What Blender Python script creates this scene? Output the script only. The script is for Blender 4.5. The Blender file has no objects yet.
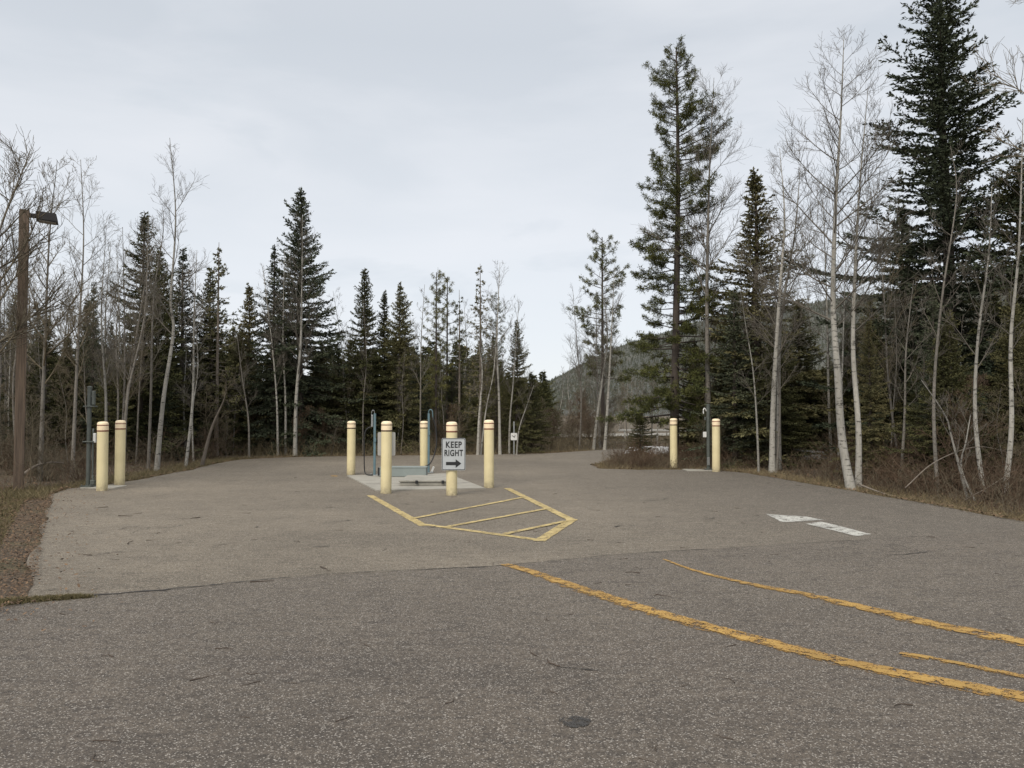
import bpy, bmesh, math, random
import numpy as np
from mathutils import Vector
R = math.radians
sc = bpy.context.scene
COL = sc.collection
rng = np.random.default_rng(11)
random.seed(5)

# ------------------------------------------------------------------ camera
F = 804.0; CH = 1.6; PITCH = math.atan(28/804)
cam = bpy.data.objects.new('camera', bpy.data.cameras.new('camera')); COL.objects.link(cam)
cam.location = (0, 0, CH); cam.rotation_euler = (math.pi/2+PITCH, 0, 0)
cam.data.sensor_width = 36; cam.data.lens = F/1024*36; cam.data.clip_end = 6000; cam.data.clip_start = .05
sc.camera = cam
cos_p, sin_p = math.cos(PITCH), math.sin(PITCH)
def ray(x, y):
    a, b = (x-512)/F, (384-y)/F
    return np.array([a, cos_p-b*sin_p, sin_p+b*cos_p])
def G(x, y, z=0.0):                       # a spot on the ground, measured off the photograph
    d = ray(x, y); return CH_pt(d, (z-CH)/d[2])
def CH_pt(d, t): return np.array([d[0]*t, d[1]*t, CH+d[2]*t])
def P(x, y, Y):                           # a point at a given distance
    d = ray(x, y); return CH_pt(d, Y/d[1])

# ------------------------------------------------------------------ materials
def new_mat(name):
    m = bpy.data.materials.new(name); m.use_nodes = True
    nt = m.node_tree; return m, nt, nt.nodes['Principled BSDF']
def N(nt, typ, **kw):
    n = nt.nodes.new(typ)
    for k, v in kw.items():
        if k in n.inputs: n.inputs[k].default_value = v
        else: setattr(n, k, v)
    return n
def ramp(nt, fac, stops, interp='LINEAR'):
    n = nt.nodes.new('ShaderNodeValToRGB'); n.color_ramp.interpolation = interp
    el = n.color_ramp.elements
    while len(el) < len(stops): el.new(.5)
    for e, (p, c) in zip(el, stops):
        e.position = p; e.color = (c, c, c, 1) if isinstance(c, (int, float)) else (*c, 1)
    nt.links.new(fac, n.inputs[0]); return n.outputs[0]
def mix(nt, a, b, fac, blend='MIX'):
    n = nt.nodes.new('ShaderNodeMix'); n.data_type = 'RGBA'; n.blend_type = blend
    for s, v in ((0, fac), (6, a), (7, b)):
        if hasattr(v, 'links') or hasattr(v, 'is_linked'): nt.links.new(v, n.inputs[s])
        else: n.inputs[s].default_value = v if s == 0 else (*v, 1)
    return n.outputs[2]
def noise(nt, co, scale, detail=4, rough=.5, dist=0.0):
    n = N(nt, 'ShaderNodeTexNoise', Scale=scale, Detail=detail, Roughness=rough, Distortion=dist)
    nt.links.new(co, n.inputs['Vector']); return n.outputs['Fac']
def mapping(nt, co, scale=(1, 1, 1), rot=(0, 0, 0)):
    n = nt.nodes.new('ShaderNodeMapping'); n.inputs['Scale'].default_value = scale; n.inputs['Rotation'].default_value = rot
    nt.links.new(co, n.inputs['Vector']); return n.outputs[0]
def wpos(nt): return nt.nodes.new('ShaderNodeNewGeometry').outputs['Position']
def ocoord(nt): return nt.nodes.new('ShaderNodeTexCoord').outputs['Object']
def bump(nt, bs, h, strength=.3, dist=.01):
    b = N(nt, 'ShaderNodeBump', Strength=strength, Distance=dist)
    nt.links.new(h, b.inputs['Height']); nt.links.new(b.outputs[0], bs.inputs['Normal'])

def simple(name, col, rough=.6, var=.15, scale=3.0, metal=0.0, dirt=None):
    m, nt, bs = new_mat(name); co = ocoord(nt)
    f = noise(nt, co, scale, 6, .6)
    c = mix(nt, tuple(v*(1-var) for v in col), tuple(min(1, v*(1+var)) for v in col), ramp(nt, f, [(.3, 0), (.7, 1)]))
    if dirt:
        f2 = noise(nt, mapping(nt, co, (6, 6, 1.2)), 4, 7, .7)
        c = mix(nt, c, dirt, ramp(nt, f2, [(.54, 0), (.78, .7)]))
    nt.links.new(c, bs.inputs['Base Color']); bs.inputs['Roughness'].default_value = rough; bs.inputs['Metallic'].default_value = metal
    bump(nt, bs, f, .15, .004)
    return m

def asphalt(name, base, speck, warm, other, axis, lo, hi):
    m, nt, bs = new_mat(name); co = wpos(nt)
    big = noise(nt, co, .22, 5, .6); mid = noise(nt, co, 1.3, 6, .65); streak = noise(nt, mapping(nt, co, (.35, 1.6, 1)), .9, 5, .6)
    vor = N(nt, 'ShaderNodeTexVoronoi', Scale=150.0); nt.links.new(co, vor.inputs['Vector'])
    stone = N(nt, 'ShaderNodeSeparateColor'); nt.links.new(vor.outputs['Color'], stone.inputs[0])
    fine = noise(nt, co, 150, 3, .7)
    b0 = mix(nt, tuple(v*.78 for v in base), tuple(v*1.2 for v in warm), ramp(nt, big, [(.34, 0), (.66, 1)]))
    b1 = mix(nt, b0, tuple(v*.78 for v in base), ramp(nt, mid, [(.45, 0), (.75, .55)]))
    b1 = mix(nt, b1, tuple(v*1.2 for v in warm), ramp(nt, streak, [(.5, 0), (.78, .5)]))
    # traffic wear: the two pavings grade into each other across the lot
    sx_ = nt.nodes.new('ShaderNodeSeparateXYZ'); nt.links.new(co, sx_.inputs[0])
    wn = N(nt, 'ShaderNodeMath', operation='MULTIPLY_ADD'); nt.links.new(noise(nt, co, .45, 4, .6), wn.inputs[0]); wn.inputs[1].default_value = 5.0; nt.links.new(sx_.outputs[axis], wn.inputs[2])
    mr_ = N(nt, 'ShaderNodeMapRange'); mr_.interpolation_type = 'SMOOTHSTEP'; nt.links.new(wn.outputs[0], mr_.inputs[0]); mr_.inputs[1].default_value = lo+2.5; mr_.inputs[2].default_value = hi+2.5
    b1 = mix(nt, b1, mix(nt, tuple(v*.85 for v in other), tuple(v*1.15 for v in other), ramp(nt, mid, [(.35, 0), (.7, 1)])), mr_.outputs[0])
    blot = noise(nt, co, 26, 4, .75); b1 = mix(nt, b1, tuple(v*.45 for v in base), ramp(nt, blot, [(.36, .8), (.50, 0)])); b1 = mix(nt, b1, tuple(min(1, v*1.45) for v in warm), ramp(nt, blot, [(.55, 0), (.70, .6)]))
    bl2 = noise(nt, mapping(nt, co, (.6, 1.5, 1)), 6, 5, .7); b1 = mix(nt, b1, tuple(v*.62 for v in base), ramp(nt, bl2, [(.34, .7), (.48, 0)])); b1 = mix(nt, b1, tuple(min(1, v*1.3) for v in warm), ramp(nt, bl2, [(.55, 0), (.72, .6)]))
    b2 = mix(nt, b1, (.016, .015, .014), ramp(nt, fine, [(.33, .75), (.52, 0)]))
    b3 = mix(nt, b2, speck, ramp(nt, stone.outputs[0], [(.85, 0), (.97, .85)]))
    b3 = mix(nt, b3, (.035, .03, .028), ramp(nt, stone.outputs[1], [(.8, 0), (.97, .6)]))
    # hairline cracks
    cn = noise(nt, co, 1.1, 5, .6, .4)
    line = ramp(nt, cn, [(.4935, 0), (.4985, 1), (.5015, 1), (.5065, 0)])
    mask = ramp(nt, noise(nt, co, .33, 3, .5), [(.55, 0), (.66, .8)])
    mm = N(nt, 'ShaderNodeMath', operation='MULTIPLY'); nt.links.new(line, mm.inputs[0]); nt.links.new(mask, mm.inputs[1])
    b4 = mix(nt, b3, (.03, .027, .023), mm.outputs[0])
    nt.links.new(b4, bs.inputs['Base Color'])
    bs.inputs['Roughness'].default_value = .88; bs.inputs['Specular IOR Level'].default_value = .35
    bump(nt, bs, vor.outputs['Distance'], .5, .006)
    return m
M = {}
M['asphalt_near'] = asphalt('asphalt_near', (.092, .077, .064), (.36, .33, .295), (.120, .099, .078), (.136, .114, .090), 1, 4.6, 8.0)
M['asphalt_far'] = asphalt('asphalt_far', (.152, .127, .098), (.40, .365, .305), (.200, .168, .128), (.118, .101, .084), 0, .5, 6.5)
M['cream'] = simple('cream_plastic', (.76, .66, .38), .45, .06, 2.5, 0, (.55, .46, .30))
def cream():
    m, nt, bs = new_mat('cream_plastic'); co = ocoord(nt)
    f = noise(nt, co, 2.5, 6, .6); c = mix(nt, (.64, .55, .32), (.74, .645, .39), ramp(nt, f, [(.3, 0), (.7, 1)]))
    sx_ = nt.nodes.new('ShaderNodeSeparateXYZ'); nt.links.new(co, sx_.inputs[0])
    sc2 = noise(nt, mapping(nt, wpos(nt), (9, 9, 1.6)), 2.5, 8, .75); c = mix(nt, c, (.34, .28, .17), ramp(nt, sc2, [(.56, 0), (.74, .6)]))
    h = ramp(nt, sx_.outputs[2], [(0, 1), (.16, .25), (.45, 0)]); mm = N(nt, 'ShaderNodeMath', operation='MULTIPLY'); nt.links.new(h, mm.inputs[0]); nt.links.new(ramp(nt, noise(nt, wpos(nt), 14, 6, .7), [(.3, .2), (.65, 1)]), mm.inputs[1])
    c = mix(nt, c, (.22, .18, .12), mm.outputs[0]); nt.links.new(c, bs.inputs['Base Color']); bs.inputs['Roughness'].default_value = .5; bump(nt, bs, f, .12, .004); return m
M['cream'] = cream()
M['cap'] = simple('pale_plastic', (.84, .68, .46), .5, .06)
M['band'] = simple('dark_red_tape', (.17, .035, .02), .5, .2, 8)
M['band_dark'] = simple('brown_tape', (.055, .022, .016), .5, .2, 8)
M['blue'] = simple('blue_paint', (.095, .16, .185), .55, .15, 5, 0, (.10, .10, .09))
M['cabinet'] = simple('grey_blue_paint', (.20, .23, .222), .6, .1, 3, 0, (.2, .19, .17))
M['green_steel'] = simple('green_steel', (.088, .098, .088), .5, .2, 5, .2)
M['galv'] = simple('galvanised', (.30, .31, .31), .45, .15, 8, .6)
M['rubber'] = simple('black_rubber', (.012, .012, .013), .5, .2)
M['white'] = simple('white_paint', (.62, .62, .60), .5, .08, 5, 0, (.3, .28, .25))
M['signwhite'] = simple('sign_sheeting', (.41, .43, .44), .4, .06, 6)
M['signback'] = simple('sign_back', (.36, .355, .335), .5, .06, 6)
M['black'] = simple('black_vinyl', (.012, .012, .013), .5, .1)
M['concrete'] = simple('concrete', (.28, .262, .225), .85, .14, 2.5, 0, (.18, .165, .14))
M['concrete_dark'] = simple('weathered_concrete', (.27, .255, .22), .85, .2, 4, 0, (.11, .10, .09))
M['bronze'] = simple('dark_bronze', (.035, .03, .028), .45, .2, 4, .3)
M['stain'] = simple('oily_stain', (.048, .043, .040), .6, .3, 9)
M['twig'] = simple('twig_bark', (.06, .042, .03), .9, .3, 20)
M['snow'] = simple('old_snow', (.50, .50, .50), .8, .12, 1.5, 0, (.26, .25, .23))
M['gravel'] = simple('gravel', (.25, .235, .205), .9, .2, 1.5)
M['crack'] = simple('crack_filler', (.035, .03, .026), .9, .3, 9)
M['snag'] = simple('grey_snag_bark', (.16, .135, .11), .9, .3, 9)

def wood_pole():
    m, nt, bs = new_mat('stained_timber'); co = ocoord(nt)
    g = noise(nt, mapping(nt, co, (14, 14, .5)), 3, 6, .7)
    c = mix(nt, (.062, .044, .031), (.165, .118, .082), ramp(nt, g, [(.35, 0), (.68, 1)]))
    nt.links.new(c, bs.inputs['Base Color']); bs.inputs['Roughness'].default_value = .8; bump(nt, bs, g, .4, .01); return m
M['timber'] = wood_pole()

def paint(name, col, wear_lo, wear_hi, rust=None):
    m, nt, bs = new_mat(name); co = wpos(nt)
    f = noise(nt, co, 9, 8, .75); fi = noise(nt, co, 60, 4, .7); s2 = noise(nt, co, 2.2, 4, .6)
    c = mix(nt, tuple(v*.72 for v in col), tuple(min(1, v*1.15) for v in col), ramp(nt, s2, [(.3, 0), (.7, 1)]))
    if rust: c = mix(nt, c, rust, ramp(nt, f, [(.44, 0), (.62, .8)]))
    c = mix(nt, c, tuple(v*.35 for v in col), ramp(nt, fi, [(.3, .55), (.48, 0)]))
    nt.links.new(c, bs.inputs['Base Color']); bs.inputs['Roughness'].default_value = .75
    tr = nt.nodes.new('ShaderNodeBsdfTransparent'); mx = nt.nodes.new('ShaderNodeMixShader')
    ad = N(nt, 'ShaderNodeMath', operation='ADD'); nt.links.new(f, ad.inputs[0])
    ml = N(nt, 'ShaderNodeMath', operation='MULTIPLY'); nt.links.new(fi, ml.inputs[0]); ml.inputs[1].default_value = .8
    nt.links.new(ml.outputs[0], ad.inputs[1])
    nt.links.new(ramp(nt, ad.outputs[0], [(wear_lo, 0), (wear_hi, 1)]), mx.inputs[0])
    nt.links.new(tr.outputs[0], mx.inputs[2]); nt.links.new(bs.outputs[0], mx.inputs[1])
    nt.links.new(mx.outputs[0], nt.nodes['Material Output'].inputs['Surface']); return m
M['yellow'] = paint('worn_yellow_paint', (.45, .35, .155), .97, 1.09, (.40, .29, .11))
M['yellow_old'] = paint('old_orange_yellow_paint', (.37, .225, .055), .91, 1.05, (.33, .17, .04))
M['whitepaint'] = paint('worn_white_paint', (.47, .46, .42), .92, 1.08)

def foliage(name, dark, light, tip=None):
    m, nt, bs = new_mat(name); co = ocoord(nt)
    oi = nt.nodes.new('ShaderNodeObjectInfo'); ge = nt.nodes.new('ShaderNodeNewGeometry')
    cl = noise(nt, co, 1.6, 3, .6)
    c = mix(nt, dark, light, ramp(nt, cl, [(.35, 0), (.68, 1)]))
    c = mix(nt, c, tuple(v*1.35 for v in (tip or light)), ramp(nt, ge.outputs['Random Per Island'], [(.55, 0), (1, .6)]))
    hs = nt.nodes.new('ShaderNodeHueSaturation')
    mr = N(nt, 'ShaderNodeMapRange'); nt.links.new(oi.outputs['Random'], mr.inputs[0]); mr.inputs[3].default_value = .62; mr.inputs[4].default_value = 1.4
    nt.links.new(mr.outputs[0], hs.inputs['Value']); nt.links.new(c, hs.inputs['Color'])
    mh = N(nt, 'ShaderNodeMapRange'); nt.links.new(oi.outputs['Random'], mh.inputs[0]); mh.inputs[3].default_value = .515; mh.inputs[4].default_value = .475
    nt.links.new(mh.outputs[0], hs.inputs['Hue'])
    nt.links.new(hs.outputs[0], bs.inputs['Base Color']); bs.inputs['Roughness'].default_value = .9
    bs.inputs['Specular IOR Level'].default_value = .08
    return m
M['needles'] = foliage('spruce_needles', (.062, .067, .034), (.118, .112, .048), (.12, .114, .052))
M['needles_blue'] = foliage('blue_spruce_needles', (.040, .051, .035), (.072, .082, .049))
M['needles_pine'] = foliage('pine_needles', (.052, .062, .026), (.115, .116, .038), (.115, .115, .04))
M['far_needles'] = foliage('distant_needles', (.036, .042, .034), (.058, .062, .048))

def bark(name, a, b, marks=None, sc_=6, zs=.25, mark_thr=.615):
    m, nt, bs = new_mat(name); co = ocoord(nt)
    f = noise(nt, mapping(nt, co, (1, 1, zs)), sc_*3, 6, .7)
    c = mix(nt, a, b, ramp(nt, f, [(.3, 0), (.7, 1)]))
    if marks:
        k = noise(nt, mapping(nt, co, (1, 1, 3.2)), 5.5, 5, .7)
        c = mix(nt, c, marks, ramp(nt, k, [(mark_thr-.06, 0), (mark_thr, .9)]))
        lowz = N(nt, 'ShaderNodeSeparateXYZ'); nt.links.new(co, lowz.inputs[0])
        big = noise(nt, co, 1.3, 4, .6)
        c = mix(nt, c, tuple(v*.45 for v in a), ramp(nt, big, [(.5, 0), (.72, .6)]))
    oi = nt.nodes.new('ShaderNodeObjectInfo'); hs = nt.nodes.new('ShaderNodeHueSaturation')
    mr = N(nt, 'ShaderNodeMapRange'); nt.links.new(oi.outputs['Random'], mr.inputs[0]); mr.inputs[3].default_value = .78; mr.inputs[4].default_value = 1.15
    nt.links.new(mr.outputs[0], hs.inputs['Value']); nt.links.new(c, hs.inputs['Color'])
    nt.links.new(hs.outputs[0], bs.inputs['Base Color']); bs.inputs['Roughness'].default_value = .85
    bump(nt, bs, f, .4, .01); return m
M['aspen_bark'] = bark('aspen_bark', (.22, .208, .18), (.37, .352, .315), (.045, .04, .035))
M['aspen_grey'] = bark('aspen_grey_bark', (.125, .112, .095), (.22, .20, .172), (.05, .045, .04))
M['aspen_twig'] = bark('aspen_twigs', (.085, .074, .058), (.15, .132, .108))
M['brown_twig'] = bark('brown_twigs', (.075, .059, .036), (.165, .135, .088))
M['red_twig'] = bark('red_twigs', (.060, .038, .023), (.135, .086, .050))
M['spruce_bark'] = bark('spruce_bark', (.045, .034, .027), (.10, .08, .065))
M['pine_bark'] = bark('pine_bark', (.034, .028, .024), (.078, .060, .048))

def floor_mat():
    m, nt, bs = new_mat('forest_floor'); co = wpos(nt)
    a = noise(nt, co, .35, 5, .6); b = noise(nt, co, 14, 6, .75); g = noise(nt, co, 1.1, 5, .6)
    c = mix(nt, (.050, .036, .024), (.135, .098, .062), ramp(nt, b, [(.3, 0), (.7, 1)]))
    c = mix(nt, c, (.085, .080, .032), ramp(nt, g, [(.48, 0), (.66, .7)]))
    c = mix(nt, c, (.045, .034, .025), ramp(nt, a, [(.45, 0), (.7, .6)]))
    nt.links.new(c, bs.inputs['Base Color']); bs.inputs['Roughness'].default_value = .95; bump(nt, bs, b, .8, .04); return m
M['floor'] = floor_mat()
def hill_mat():
    m, nt, bs = new_mat('wooded_slope'); co = wpos(nt)
    a = noise(nt, co, .006, 6, .65); b = noise(nt, co, .08, 6, .75)
    c = mix(nt, (.048, .052, .044), (.082, .080, .064), ramp(nt, a, [(.42, 0), (.6, 1)]))
    c = mix(nt, c, (.034, .038, .032), ramp(nt, b, [(.4, 0), (.7, .7)]))
    nt.links.new(c, bs.inputs['Base Color']); bs.inputs['Roughness'].default_value = 1; return m
M['hill'] = hill_mat()
def litter_mat(name, a, b):
    m, nt, bs = new_mat(name); ge = nt.nodes.new('ShaderNodeNewGeometry')
    c = mix(nt, a, b, ge.outputs['Random Per Island'])
    nt.links.new(c, bs.inputs['Base Color']); bs.inputs['Roughness'].default_value = .85; return m
M['leaf'] = litter_mat('dead_leaves', (.048, .028, .016), (.185, .112, .060))
M['drygrass'] = litter_mat('dry_grass', (.10, .078, .040), (.26, .205, .115))
M['grass'] = litter_mat('olive_grass', (.075, .066, .026), (.190, .155, .075))

# ------------------------------------------------------------------ mesh helpers
def link(o, parent=None):
    COL.objects.link(o)
    if parent: o.parent = parent
    return o
def mesh_np(name, V, faces, mats, mi=None, smooth=False):
    """faces: list of (k, array[n,k]) blocks"""
    me = bpy.data.meshes.new(name)
    V = np.asarray(V, np.float32).reshape(-1, 3)
    loops = np.concatenate([np.asarray(f, np.int32).ravel() for f in faces])
    sizes = np.concatenate([np.full(len(f), f.shape[1], np.int32) for f in faces])
    starts = np.concatenate([[0], np.cumsum(sizes)[:-1]]).astype(np.int32)
    me.vertices.add(len(V)); me.vertices.foreach_set('co', V.ravel())
    me.loops.add(len(loops)); me.loops.foreach_set('vertex_index', loops)
    me.polygons.add(len(sizes)); me.polygons.foreach_set('loop_start', starts)
    for mm in mats: me.materials.append(mm)
    if mi is not None: me.polygons.foreach_set('material_index', np.asarray(mi, np.int32))
    me.polygons.foreach_set('use_smooth', np.full(len(sizes), smooth))
    me.update(calc_edges=True); me.validate(); return me
def nrm(v): return v/np.maximum(np.linalg.norm(v, axis=-1, keepdims=True), 1e-9)
def tubes(Pl, Rd, k=3):
    Pl = np.asarray(Pl, float); Rd = np.asarray(Rd, float); m, n, _ = Pl.shape
    T = nrm(np.gradient(Pl, axis=1)); mean = nrm(T.mean(1))
    ref = np.where(np.abs(mean[:, 2:3]) > .8, np.array([[1., 0, 0]]), np.array([[0, 0, 1.]]))[:, None, :]
    U = nrm(np.cross(T, ref)); W = np.cross(T, U)
    a = np.linspace(0, 2*np.pi, k, endpoint=False)
    V = Pl[:, :, None, :] + Rd[:, :, None, None]*(np.cos(a)[:, None]*U[:, :, None, :] + np.sin(a)[:, None]*W[:, :, None, :])
    idx = np.arange(m*n*k).reshape(m, n, k)
    A = idx[:, :-1, :]; B = idx[:, 1:, :]
    Fq = np.stack([A, np.roll(A, -1, 2), np.roll(B, -1, 2), B], -1).reshape(-1, 4)
    return V.reshape(-1, 3), Fq
def diamonds(B, D, L, W, rg):
    """small needle-covered sprays: base B, direction D, length L, width W"""
    D = nrm(D); S = nrm(np.cross(D, rg.normal(size=D.shape)))
    m = B + D*L[:, None]*.45
    V = np.stack([B, m+S*W[:, None]*.5, B+D*L[:, None], m-S*W[:, None]*.5], 1)
    return V.reshape(-1, 3), np.arange(len(B)*4).reshape(-1, 4)
class Acc:
    def __init__(s): s.V = []; s.F = []; s.M = []; s.n = 0
    def add(s, V, Fq, mi=0):
        s.V.append(V); s.F.append(Fq+s.n); s.M.append(np.full(len(Fq), mi)); s.n += len(V)
    def mesh(s, name, mats, smooth=False):
        ks = sorted({f.shape[1] for f in s.F}); Fs = []; Ms = []
        for k in ks:
            Fs.append(np.concatenate([f for f in s.F if f.shape[1] == k])); Ms.append(np.concatenate([mm for f, mm in zip(s.F, s.M) if f.shape[1] == k]))
        return mesh_np(name, np.concatenate(s.V), Fs, mats, np.concatenate(Ms), smooth)

def tag(o, label=None, cat=None, group=None, kind=None):
    for k, v in (('label', label), ('category', cat), ('group', group), ('kind', kind)):
        if v: o[k] = v
    return o
def empty(name, loc, label, cat, group=None, rz=0.0):
    o = bpy.data.objects.new(name, None); o.empty_display_size = .3; link(o)
    o.location = [float(v) for v in loc]; o.rotation_euler = (0, 0, rz); return tag(o, label, cat, group)
def bm_obj(name, bm, m, parent=None, loc=None, smooth=False):
    me = bpy.data.meshes.new(name); bmesh.ops.recalc_face_normals(bm, faces=bm.faces); bm.to_mesh(me); bm.free(); me.materials.append(m)
    if smooth: me.polygons.foreach_set('use_smooth', [True]*len(me.polygons))
    o = bpy.data.objects.new(name, me); link(o, parent)
    if loc is not None: o.location = [float(v) for v in loc]
    return o
def box(bm, c, s, bev=.004, rz=0.0, rx=0.0, ry=0.0):
    r = bmesh.ops.create_cube(bm, size=1); vs = r['verts']
    bmesh.ops.scale(bm, vec=s, verts=vs)
    if bev: 
        e = list({e for v in vs for e in v.link_edges})
        g = bmesh.ops.bevel(bm, geom=e, offset=min(bev, min(s)*.3), segments=2, affect='EDGES', profile=.5); vs = list({v for f in g['faces'] for v in f.verts} | {v for v in vs if v.is_valid})
        vs = [v for v in vs if v.is_valid]
    from mathutils import Matrix
    mt = Matrix.Rotation(rz, 4, 'Z') @ Matrix.Rotation(rx, 4, 'X') @ Matrix.Rotation(ry, 4, 'Y')
    bmesh.ops.transform(bm, matrix=Matrix.Translation(c) @ mt, verts=vs)
def lathe(bm, prof, k=32, c=(0, 0, 0), ends=True):
    rings = []
    for r, z in prof:
        rings.append([bm.verts.new((c[0]+r*math.cos(2*math.pi*i/k), c[1]+r*math.sin(2*math.pi*i/k), c[2]+z)) for i in range(k)])
    for a, b in zip(rings, rings[1:]):
        for i in range(k): bm.faces.new((a[i], a[(i+1) % k], b[(i+1) % k], b[i]))
    if ends: bm.faces.new(rings[-1]); bm.faces.new(rings[0][::-1])
    elif prof[-1][0] < .02: bm.faces.new(rings[-1])
def smoothline(pts, n):
    pts = np.asarray(pts, float)
    if len(pts) < 3:
        t = np.linspace(0, 1, n)[:, None]; return pts[0]*(1-t)+pts[-1]*t
    d = np.r_[0, np.cumsum(np.linalg.norm(np.diff(pts, axis=0), axis=1))]; t = np.linspace(0, d[-1], n)
    ext = np.vstack([2*pts[0]-pts[1], pts, 2*pts[-1]-pts[-2]])
    out = []
    for tt in t:
        i = min(np.searchsorted(d, tt, side='right')-1, len(pts)-2); u = (tt-d[i])/(d[i+1]-d[i])
        p0, p1, p2, p3 = ext[i], ext[i+1], ext[i+2], ext[i+3]
        out.append(.5*((2*p1)+(-p0+p2)*u+(2*p0-5*p1+4*p2-p3)*u*u+(-p0+3*p1-3*p2+p3)*u**3))
    return np.array(out)
def tube_obj(name, pts, r, m, parent=None, k=8, n=16, rad=None):
    Pn = smoothline(pts, n); rr = np.full(n, r) if rad is None else np.interp(np.linspace(0, 1, n), np.linspace(0, 1, len(rad)), rad)
    V, Fq = tubes(Pn[None], rr[None], k); a = Acc(); a.add(V, Fq)
    a.F.append(np.array([list(range(k))[::-1]])); a.M.append(np.zeros(1)); a.F.append(np.array([list(range(len(V)-k, len(V)))])); a.M.append(np.zeros(1))
    o = bpy.data.objects.new(name, a.mesh(name, [m], True)); return link(o, parent)
def flat(name, pts, z, m, jitter=0.0, seg=.25, kind=None):
    """polygonal sheet on the ground, edge finely divided and slightly irregular"""
    out = []
    pts = [np.asarray(p[:2], float) for p in pts]
    for a, b in zip(pts, pts[1:]+pts[:1]):
        n = max(1, int(np.linalg.norm(b-a)/seg)); t = np.linspace(0, 1, n, endpoint=False)[:, None]; out.append(a*(1-t)+b*t)
    V = np.concatenate(out)
    if jitter:
        w = rng.normal(size=V.shape); w = (w+np.roll(w, 1, 0)+np.roll(w, -1, 0)+np.roll(w, 2, 0))/2; V = V+w*jitter
    bm = bmesh.new(); vs = [bm.verts.new((x, y, z)) for x, y in V]
    es = [bm.edges.new((vs[i], vs[(i+1) % len(vs)])) for i in range(len(vs))]
    bmesh.ops.triangle_fill(bm, use_beauty=True, edges=es)
    for f in bm.faces:
        if f.normal.z < 0: f.normal_flip()
    me = bpy.data.meshes.new(name); bm.to_mesh(me); bm.free(); me.materials.append(m)
    o = link(bpy.data.objects.new(name, me))
    if kind: o['kind'] = kind
    return o

# ------------------------------------------------------------------ sky and light
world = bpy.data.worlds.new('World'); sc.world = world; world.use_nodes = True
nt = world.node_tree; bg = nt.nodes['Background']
SUN_EL, SUN_AZ = R(42), R(205)          # azimuth clockwise from +Y
sky = nt.nodes.new('ShaderNodeTexSky'); sky.sky_type = 'NISHITA'; sky.sun_disc = False
sky.sun_elevation = SUN_EL; sky.sun_rotation = SUN_AZ; sky.altitude = 1300
tc = nt.nodes.new('ShaderNodeTexCoord'); gen = tc.outputs['Generated']
sep = nt.nodes.new('ShaderNodeSeparateXYZ'); nt.links.new(gen, sep.inputs[0])
cl = noise(nt, mapping(nt, gen, (1.6, 1.6, 5.5)), 1.5, 6, .5, .3)
cl2 = noise(nt, mapping(nt, gen, (1, 1, 3.5), (0, 0, .6)), 4.2, 5, .55, .25)
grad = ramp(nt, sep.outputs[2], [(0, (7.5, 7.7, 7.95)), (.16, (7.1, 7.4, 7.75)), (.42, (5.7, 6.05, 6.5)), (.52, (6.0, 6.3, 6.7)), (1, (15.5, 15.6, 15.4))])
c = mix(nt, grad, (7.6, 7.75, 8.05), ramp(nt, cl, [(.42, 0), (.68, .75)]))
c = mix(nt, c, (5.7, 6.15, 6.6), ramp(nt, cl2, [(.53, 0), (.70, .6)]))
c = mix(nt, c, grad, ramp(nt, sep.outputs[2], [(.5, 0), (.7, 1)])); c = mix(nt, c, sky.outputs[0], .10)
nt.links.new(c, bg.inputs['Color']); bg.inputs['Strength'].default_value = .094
sun = bpy.data.objects.new('sun', bpy.data.lights.new('sun', 'SUN')); link(sun)
sun.data.energy = 2.0; sun.data.angle = R(28); sun.data.color = (1, .92, .80)
dv = Vector((math.sin(SUN_AZ)*math.cos(SUN_EL), math.cos(SUN_AZ)*math.cos(SUN_EL), math.sin(SUN_EL)))
sun.rotation_euler = dv.to_track_quat('Z', 'Y').to_euler()
vs = sc.view_settings; vs.view_transform = 'Standard'; vs.look = 'None'; vs.exposure = .34; vs.gamma = 1; vs.use_curve_mapping = False

# ------------------------------------------------------------------ ground, pavement
far_edge = [G(-60, 640), G(20, 603), G(33, 575), G(37, 550), G(44, 520), G(52, 494), G(66, 488.5), G(100, 486), G(135, 480), G(190, 470), G(215, 463.5), G(240, 459.5), G(290, 457.2), G(350, 456), G(450, 455), G(540, 453.6), G(600, 450), G(660, 447), np.array([14, 40, 0]), np.array([40, 44, 0]),
            np.array([40, 38, 0]), np.array([14, 33, 0]), G(700, 454), G(650, 457), G(615, 460), G(592, 465), G(600, 468.5), G(640, 469.6), G(674, 469.5), G(720, 470.5), G(748, 473), G(790, 480.5), G(860, 492), G(940, 506), G(1024, 522), G(1110, 541), np.array([8.2, 7, 0]), np.array([9, 3, 0]), np.array([12, -20, 0]), np.array([-12, -20, 0]), np.array([-9, 3, 0]), np.array([-6.5, 5, 0])]
PAVE = np.array([p[:2] for p in far_edge])
def inside(X, Y, poly):
    r = np.zeros(X.shape, bool); n = len(poly); j = n-1
    for i in range(n):
        xi, yi = poly[i]; xj, yj = poly[j]
        cnd = ((yi > Y) != (yj > Y)) & (X < (xj-xi)*(Y-yi)/(yj-yi+1e-12)+xi); r ^= cnd; j = i
    return r
def edist(X, Y, poly):
    d = np.full(X.shape, 1e9)
    for i in range(len(poly)):
        a = poly[i-1]; b = poly[i]; ab = b-a; t = np.clip(((X-a[0])*ab[0]+(Y-a[1])*ab[1])/(ab@ab+1e-12), 0, 1)
        d = np.minimum(d, np.hypot(X-a[0]-t*ab[0], Y-a[1]-t*ab[1]))
    return d
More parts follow.
